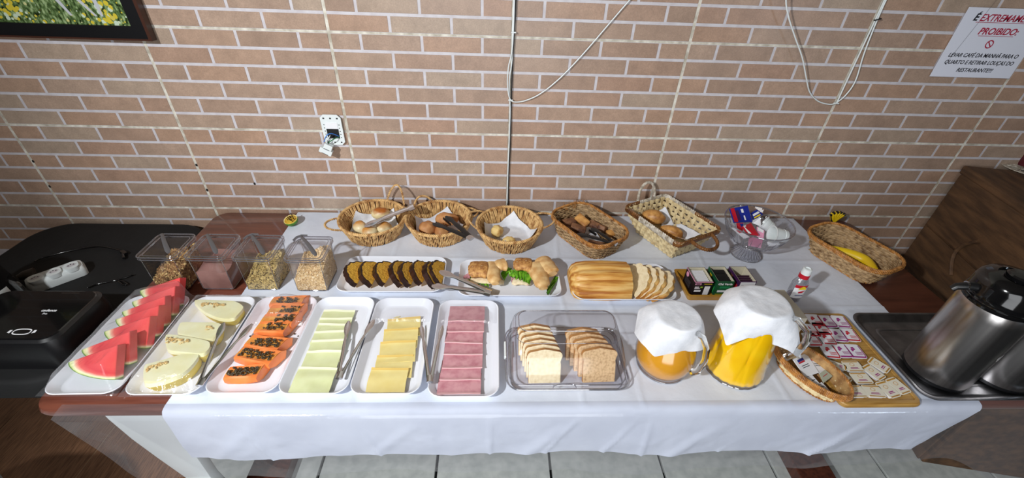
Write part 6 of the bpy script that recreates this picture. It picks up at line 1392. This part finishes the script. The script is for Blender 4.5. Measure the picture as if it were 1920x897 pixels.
for k, (c4, zz, lb) in enumerate((([(205, 470), (320, 410), (430, 580), (310, 620)], 0.034, 'long white sachet with a red and blue mark'), ([(300, 420), (400, 450), (520, 590), (430, 590)], 0.030, 'white sachet with a blue mark'), ([(430, 590), (480, 555), (545, 610), (465, 670)], 0.036, 'green-edged sachet near the front end'), ([(320, 620), (370, 600), (440, 680), (400, 690)], 0.034, 'small sachet at the front left of the basket'), ([(400, 680), (450, 660), (520, 735), (470, 725)], 0.030, 'sachet at the front tip of the basket'))):
    P = [at(*qb(*c), ZT + zz) for c in c4]
    packet(lb + ', in the oval basket', P, 0, 'white' if k != 2 else sach, thick=0.003, prints=((0.15, 0.6, 0.12, 0.25, 'blue'), (0.15, 0.6, 0.26, 0.34, 'red'), (0.2, 0.7, 0.48, 0.51, 'ink'), (0.2, 0.7, 0.58, 0.61, 'ink')) if k < 2 else ((0.2, 0.8, 0.45, 0.52, 'red' if k == 2 else 'ink'),), group='sachets in the oval basket')

# ================================================================ board with jam and butter portions
bd = thing('serving_board', 'yellowish wooden board under the jam and butter portions', 'board', (0.957, -0.766, ZT))
mb = MB(); mb.loft([rrect(0.212, 0.324, 0.016, 4, 0), rrect(0.218, 0.330, 0.018, 4, 0.006), rrect(0.218, 0.330, 0.018, 4, 0.013), rrect(0.214, 0.326, 0.017, 4, 0.016)]); obj('slab', mb, 'bamboo', bd, smooth=True, angle=.6)
mb = MB(); mb.loft([rrect(0.2095, 0.3215, 0.015, 4, 0.0165), rrect(0.2105, 0.3225, 0.015, 4, 0.019), rrect(0.195, 0.307, 0.012, 4, 0.019), rrect(0.193, 0.305, 0.012, 4, 0.0165)], False, False); obj('raised_edge', mb, 'bamboo', bd)
ZB = ZT + 0.0175
M['tubwhite'] = PM('portion_tub', srgb(226, 226, 232), rough=0.4)
M['tubyel'] = PM('butter_foil', srgb(222, 206, 160), srgb(206, 196, 170), 60, rough=0.4)
def portion(label, cx, cy, w_, l_, rz, kind, group, name='jam_portion', cat='jam portion', z=ZB):
    t_ = thing(name, label, cat, (cx, cy, z), rz, group); mb = MB()
    mb.loft([rrect(w_ * .78, l_ * .78, 0.004, 3, 0), rrect(w_ * .88, l_ * .88, 0.005, 3, 0.009)]); obj('tub', mb, 'tubwhite', t_, smooth=True, angle=.8)
    mb = MB(); mb.loft([rrect(w_, l_, 0.006, 3, 0.009), rrect(w_, l_, 0.006, 3, 0.0102)]); obj('foil_lid', mb, 'tubwhite' if kind != 'butter' else PM('cream_foil', srgb(224, 218, 200), rough=.4) if 'cream_foil' not in bpy.data.materials else bpy.data.materials['cream_foil'], t_)
    zt = 0.0104; m_ = MB()
    if kind in ('grape', 'straw'):
        for k in range(7): a = k * 0.9; m_.blob((-0.004 + 0.004 * math.cos(a), l_ * .14 + 0.0055 * math.sin(a * 1.3), zt), (0.0034, 0.0034, 0.0005), 8, 3)
        obj('printed_fruit', m_, 'purple' if kind == 'grape' else 'red', t_)
        m_ = MB()
        for k in range(3): m_.box((0.006, -l_ * .08 - 0.004 * k, zt), (w_ * .45, 0.0016, 0.0003))
        m_.box((0, -l_ * .42, zt), (w_ * .84, l_ * .10, 0.0003)); m_.box((w_ * .44, 0, zt), (w_ * .06, l_ * .8, 0.0003)); obj('printed_line', m_, 'purple' if kind == 'grape' else 'red', t_)
    else:
        m_.box((0, l_ * .40, zt), (w_ * .86, l_ * .08, 0.0003)); obj('printed_band', m_, 'yellow_tray', t_); m_ = MB(); m_.box((0, -l_ * .42, zt), (w_ * .80, l_ * .06, 0.0003)); obj('printed_band', m_, 'yellow_tray', t_)
        m_ = MB(); m_.box((0, -l_ * .16, zt), (w_ * .42, l_ * .05, 0.0003)); m_.box((0, -l_ * .24, zt), (w_ * .5, l_ * .035, 0.0003)); obj('printed_line', m_, 'purple', t_)
        m_ = MB(); m_.tube([(0.006 * math.cos(a), l_ * .14 + 0.005 * math.sin(a), zt) for a in [2 * PI * k / 12 for k in range(12)]], 0.0005, 4, closed=True); obj('printed_ring', m_, 'yellow_tray', t_)
rowA = [(380, 135, 'straw'), (500, 145, 'grape'), (610, 150, 'grape')]
jam = [(395, 138, 'straw', 0, 'strawberry jam portion at the back by the card box'), (500, 148, 'grape', 0, 'grape jam portion in the back row, middle'), (612, 150, 'grape', 0, 'grape jam portion at the back corner of the board'),
       (360, 222, 'straw', 0, 'strawberry jam portion second row by the basket'), (455, 210, 'straw', 0, 'strawberry jam portion second row, beside the grape ones'), (590, 265, 'grape', 1, 'grape jam portion in the middle of the second row'), (690, 262, 'straw', 1, 'strawberry jam portion at the steel tray side'),
       (370, 300, 'straw', 0, 'strawberry jam portion third row by the basket'), (495, 290, 'straw', 0, 'strawberry jam portion third row, middle'), (520, 400, 'straw', 1, 'strawberry jam portion in the front jam row'), (625, 395, 'grape', 1, 'grape jam portion in the middle of the front jam row'), (735, 400, 'grape', 1, 'grape jam portion in the front jam row by the steel tray')]
for k, (x, y, kd, lv, lb) in enumerate(jam):
    p = at(*qb(x, y), ZB + 0.010); portion(lb, p.x, p.y, 0.042, 0.051, R(-4 + 3 * math.sin(k * 2)), kd, 'jam portions on the board', z=ZB + (0.0003 if lv else 0))
but = [(580, 515, 0.020, 0.043, 60, 'butter portion at the basket side, back'), (620, 600, 0.022, 0.043, 30, 'butter portion at the basket side, middle'), (715, 525, 0.044, 0.032, 0, 'butter portion in the back butter row'), (785, 625, 0.044, 0.032, 0, 'butter portion in the middle butter row'), (735, 735, 0.044, 0.033, 0, 'butter portion in the front row beside the oval basket'), (890, 735, 0.044, 0.033, -4, 'butter portion in the front row, second from the basket'),
       (1010, 720, 0.032, 0.045, 14, 'butter portion in the front row, third from the basket'), (1095, 690, 0.032, 0.045, 16, 'butter portion in the front row nearest the steel tray'), (890, 575, 0.030, 0.045, 24, 'butter portion lying askew behind the front row'), (935, 515, 0.030, 0.045, 34, 'butter portion farthest back beside the steel tray')]
for k, (x, y, w_, l_, a, lb) in enumerate(but):
    p = at(*qb(x, y), ZB + 0.010); w_ *= 1.12; l_ *= 1.12; portion(lb, p.x, p.y, w_, l_, R(a), 'butter', 'butter portions on the board', 'butter_portion', 'butter portion')

# ================================================================ steel tray and vacuum flasks
st = thing('steel_tray', 'worn stainless steel tray under the two vacuum flasks', 'tray', (1.30, -0.760, ZT))
mb = MB(); prof = [(0.030, 0.0), (0.004, 0.014), (0.0, 0.016), (0.0, 0.018), (0.012, 0.019), (0.020, 0.017), (0.048, 0.004), (0.06, 0.0025)]
mb.loft([rrect(0.435 - i, 0.320 - i, 0.038 - i * .2, 7, z) for i, z in prof]); obj('dish', mb, 'steel_dark', st, smooth=True, angle=.9)
mb = MB(); mb.loft([rrect(0.33, 0.215, 0.02, 4, 0.0026), rrect(0.325, 0.21, 0.02, 4, 0.0038), rrect(0.315, 0.20, 0.018, 4, 0.0038), rrect(0.31, 0.195, 0.018, 4, 0.0026)], False, False); obj('pressed_ridge', mb, 'steel_dark', st, smooth=True)
def flask(label, cx, cy, spout):
    t_ = thing('vacuum_flask', label, 'flask', (cx, cy, ZT + 0.0045), group='pump vacuum flasks'); t_.scale = (0.89, 0.89, 1.0)
    mb = MB(); mb.lathe([(0.079, 0.0), (0.084, 0.004), (0.084, 0.018), (0.080, 0.020)], 56); obj('base_ring', mb, 'black_sat', t_, smooth=True, angle=.6)
    mb = MB(); mb.lathe([(0.0850, 0.014), (0.0856, 0.02), (0.0850, 0.24), (0.0835, 0.262), (0.080, 0.272)], 72, cap0=False, cap1=False); obj('steel_wall', mb, 'steel', t_, smooth=True)
    mb = MB(); mb.lathe([(0.0805, 0.268), (0.083, 0.270), (0.083, 0.276), (0.080, 0.278), (0.0825, 0.284), (0.080, 0.287), (0.0815, 0.294), (0.0795, 0.299), (0.079, 0.320), (0.075, 0.334), (0.066, 0.343), (0.045, 0.347), (0.044, 0.342), (0.03, 0.342)], 56, cap0=False); obj('pump_lid', mb, 'black_gloss', t_, smooth=True)
    d = Vector((math.cos(R(spout)), math.sin(R(spout)), 0)); mb = MB(); mb.tube([d * 0.06 + Vector((0, 0, 0.304)), d * 0.092 + Vector((0, 0, 0.302)), d * 0.118 + Vector((0, 0, 0.294)), d * 0.124 + Vector((0, 0, 0.285))], 0.01, 12, flat=[(0.013, 0.018), (0.010, 0.013), (0.009, 0.010), (0.008, 0.009)], up=(0, 0, 1)); obj('spout', mb, 'black_sat', t_, smooth=True)
    mb = MB(); mb.tube([d * 0.096 + Vector((0, 0, 0.3015)), d * 0.099 + Vector((0, 0, 0.3012))], 0.01, 12, flat=(0.0112, 0.0135), up=(0, 0, 1)); obj('spout_ring', mb, 'chrome', t_, smooth=True)
    mb = MB(); mb.lathe([(0.030, 0.343), (0.030, 0.352), (0.026, 0.356), (0.004, 0.357)], 32); obj('pump_button', mb, 'black_gloss', t_, smooth=True, angle=.6)
flask('stainless steel vacuum flask with black pump lid, fully in view', 1.197, -0.815, 165)
flask('stainless steel vacuum flask behind the first, cut off by the photo edge', 1.366, -0.822, 250)
mb = MB(); mb.lathe([(0.0867, -0.016), (0.0867, 0.016)], 6, cap0=False, cap1=False)
def stain(a, b):
    an = R(-68) + (a - .5) * 0.42; rr_ = 0.0862; return (1.197 + rr_ * math.cos(an), -0.815 + rr_ * math.sin(an), ZT + 0.145 + (b - .5) * 0.026)
mb = MB(); 
ptsS = []
for k in range(14): a = 2 * PI * k / 14; ptsS.append(stain(.5 + .5 * math.cos(a) * (0.9 + .1 * math.sin(5 * a)), .5 + .5 * math.sin(a)))
flask1 = [o for o in bpy.data.objects if o.name == 'vacuum_flask'][0]
mb.add([Vector(p) - flask1.location for p in ptsS], [tuple(range(14))]); mb.add([Vector(stain(.5, .5)) - flask1.location], []); obj('worn_sticker', mb, PM('worn_sticker', srgb(110, 104, 100), srgb(170, 168, 165), 260, rough=.7), flask1)

# ================================================================ black table things
ZK = 0.7025
ap = thing('contact_grill', 'glossy black electric appliance with a light ring on the black table', 'appliance', (-1.365, -0.655, ZK))
mb = MB(); mb.loft([rrect(0.300, 0.205, 0.035, 8, 0), rrect(0.308, 0.212, 0.04, 8, 0.02), rrect(0.308, 0.212, 0.04, 8, 0.085), rrect(0.300, 0.204, 0.038, 8, 0.104), rrect(0.285, 0.190, 0.034, 8, 0.110)]); obj('housing', mb, 'black_sat', ap, smooth=True, angle=.5)
mb = MB(); mb.loft([rrect(0.284, 0.189, 0.034, 8, 0.1102), rrect(0.278, 0.183, 0.032, 8, 0.1125)], False, True); obj('top_panel', mb, 'black_gloss', ap, smooth=True, angle=.5)
cc = lambda a, b: (a / 3.9, 450 + b / 3.9)
def loc_ap(a, b): p = at(*cc(a, b), ZK + 0.1135); return p - ap.location
c0 = loc_ap(160, 672); mb = MB(); mb.tube([(c0.x + 0.022 * math.copysign(abs(math.cos(t)) ** .7, math.cos(t)), c0.y + 0.0095 * math.copysign(abs(math.sin(t)) ** .7, math.sin(t)), 0.1132) for t in [2 * PI * k / 36 for k in range(36)]], 0.0015, 6, closed=True, flat=(0.0005, 0.0016), up=(0, 0, 1))
for sx in (-1, 1): mb.add([(c0.x + sx * 0.028, c0.y - 0.006, 0.1134), (c0.x + sx * 0.036, c0.y - 0.003, 0.1134), (c0.x + sx * 0.034, c0.y + 0.006, 0.1134), (c0.x + sx * 0.028, c0.y + 0.006, 0.1134)], [(0, 1, 2, 3)])
obj('control_marks', mb, 'white', ap)
c1 = loc_ap(360, 516); text('cadence', 0.0125, (c1.x, c1.y, 0.1132), ap, 'white', rot=(0, 0, 0), shear=0.1, bold=0.0002)
c1 = loc_ap(328, 540); text('Pro', 0.009, (c1.x, c1.y, 0.1132), ap, 'white', rot=(0, 0, 0))
c1 = loc_ap(515, 390); mb = MB(); mb.box((c1.x, c1.y, 0.1132), (0.050, 0.002, 0.0006)); obj('silver_bar', mb, 'chrome', ap)
kt = thing('kettle', 'glossy black kettle at the left edge of the black table', 'kettle', (-1.615, -0.545, ZK))
mb = MB(); mb.lathe([(0.085, 0), (0.095, 0.006), (0.096, 0.02), (0.092, 0.06), (0.082, 0.15), (0.074, 0.20), (0.06, 0.215), (0.02, 0.222)], 48); obj('body', mb, 'black_gloss', kt, smooth=True)
mb = MB(); 
def kp(a, b):
    an = R(-2) + (a - .5) * 0.30; z_ = 0.03 + 0.075 * b; r_ = 0.0985 - 0.06 * z_ ; return (r_ * math.cos(an), r_ * math.sin(an), z_)
mb.grid(kp, 6, 8); obj('level_window', mb, 'white_plastic', kt, smooth=True, label='pale strip on the side of the kettle')
mb = MB(); mb.lathe([(0.012, 0.218), (0.016, 0.235), (0.008, 0.24)], 16); obj('lid_knob', mb, 'black_sat', kt, smooth=True)
sk = thing('power_strip', 'white power strip with three sockets on the black table', 'power strip', (at(83, 515, 0.73).x, at(83, 515, 0.73).y, ZK + 0.002)); 
pS = [at(*cc(*p), ZK + 0.04) for p in ((290, 275), (370, 250), (440, 222))]; an = math.atan2(pS[2].y - pS[0].y, pS[2].x - pS[0].x); sk.rotation_euler = (R(0), 0, an); cS = pS[1]; sk.location = (cS.x - 0.004, cS.y + 0.016, ZK + 0.0005)
mb = MB(); mb.loft([rrect(0.150, 0.064, 0.014, 4, 0), rrect(0.154, 0.066, 0.016, 4, 0.02), rrect(0.146, 0.056, 0.016, 4, 0.034), rrect(0.13, 0.044, 0.012, 4, 0.038)]); obj('housing', mb, 'white_plastic', sk, smooth=True, angle=.7)
for k in (-1, 0, 1):
    mb = MB(); mb.loft([rrect(0.040, 0.050, 0.016, 5, 0.028, (k * 0.046, -0.008)), rrect(0.038, 0.046, 0.015, 5, 0.043, (k * 0.046, -0.010))]); so = obj('socket', mb, 'white_plastic', sk, smooth=True, angle=.6)
    mb = MB(); hx = k * 0.046; mb.loft([[(hx + 0.015 * math.cos(2 * PI * q / 6), -0.010 + 0.011 * math.sin(2 * PI * q / 6), 0.0432) for q in range(6)], [(hx + 0.014 * math.cos(2 * PI * q / 6), -0.010 + 0.010 * math.sin(2 * PI * q / 6), 0.0436) for q in range(6)]]); obj('socket_face', mb, 'joint', so)
    mb = MB()
    for dx, dy in ((-0.007, -0.010), (0.007, -0.010), (0.0, -0.005)): mb.blob((hx + dx, dy, 0.0438), (0.0024, 0.0024, 0.0006), 8, 4)
    obj('socket_hole', mb, 'black', so)
def bcable(label, pts, r_=0.0028):
    P = [at(*cc(*p), ZK + 0.006) for p in pts]; Q = []
    for i in range(len(P) - 1):
        a, b, c, d = P[max(i - 1, 0)], P[i], P[i + 1], P[min(i + 2, len(P) - 1)]
        for k in range(6): t = k / 6; Q.append(0.5 * ((2 * b) + (c - a) * t + (2 * a - 5 * b + 4 * c - d) * t * t + (3 * b - a - 3 * c + d) * t ** 3))
    Q.append(P[-1]); mb = MB(); mb.tube(Q, r_, 8); return tag(obj('power_cable', mb, 'black_gloss', smooth=True, angle=None), label, 'cable')
bcable('thin black cable curving behind the power strip', [(250, 160), (300, 135), (430, 100), (560, 72), (640, 58), (720, 50), (800, 60), (860, 75), (920, 96)])
bcable('thin black cable running from the appliance toward the containers', [(640, 352), (700, 328), (780, 310), (850, 296), (920, 275), (975, 255)])
bcable('short black cable coiled beside the appliance', [(860, 300), (900, 330), (930, 325), (900, 305), (870, 300)], 0.0022)
pp = at(*cc(905, 95), ZK + 0.008); mb = MB(); mb.box((0, 0, 0.0), (0.03, 0.012, 0.01)); mb.tube([(-0.005, 0, 0), (0.035, -0.018, 0)], 0.005, 8); tag(obj('plug', mb, 'black_gloss', loc=pp, rot=(0, 0, -0.5), bevel=0.001), 'black plug with metal tip beside the first container', 'plug')
mb = MB(); hx = at(*cc(130, 280), ZK + 0.02); hy = at(*cc(230, 240), ZK + 0.02)
mb.tube([hx, hx.lerp(hy, .5), hy + Vector((0.01, 0, 0))], 0.01, 10, flat=[(0.010, 0.008), (0.014, 0.02), (0.015, 0.026)], up=(0, 0, 1)); tag(obj('dark_plug', mb, PM('taupe_plastic', srgb(64, 56, 50), rough=.45), smooth=True), 'dark grey-brown plug at the end of the power strip', 'plug')

bpy.context.view_layer.update()
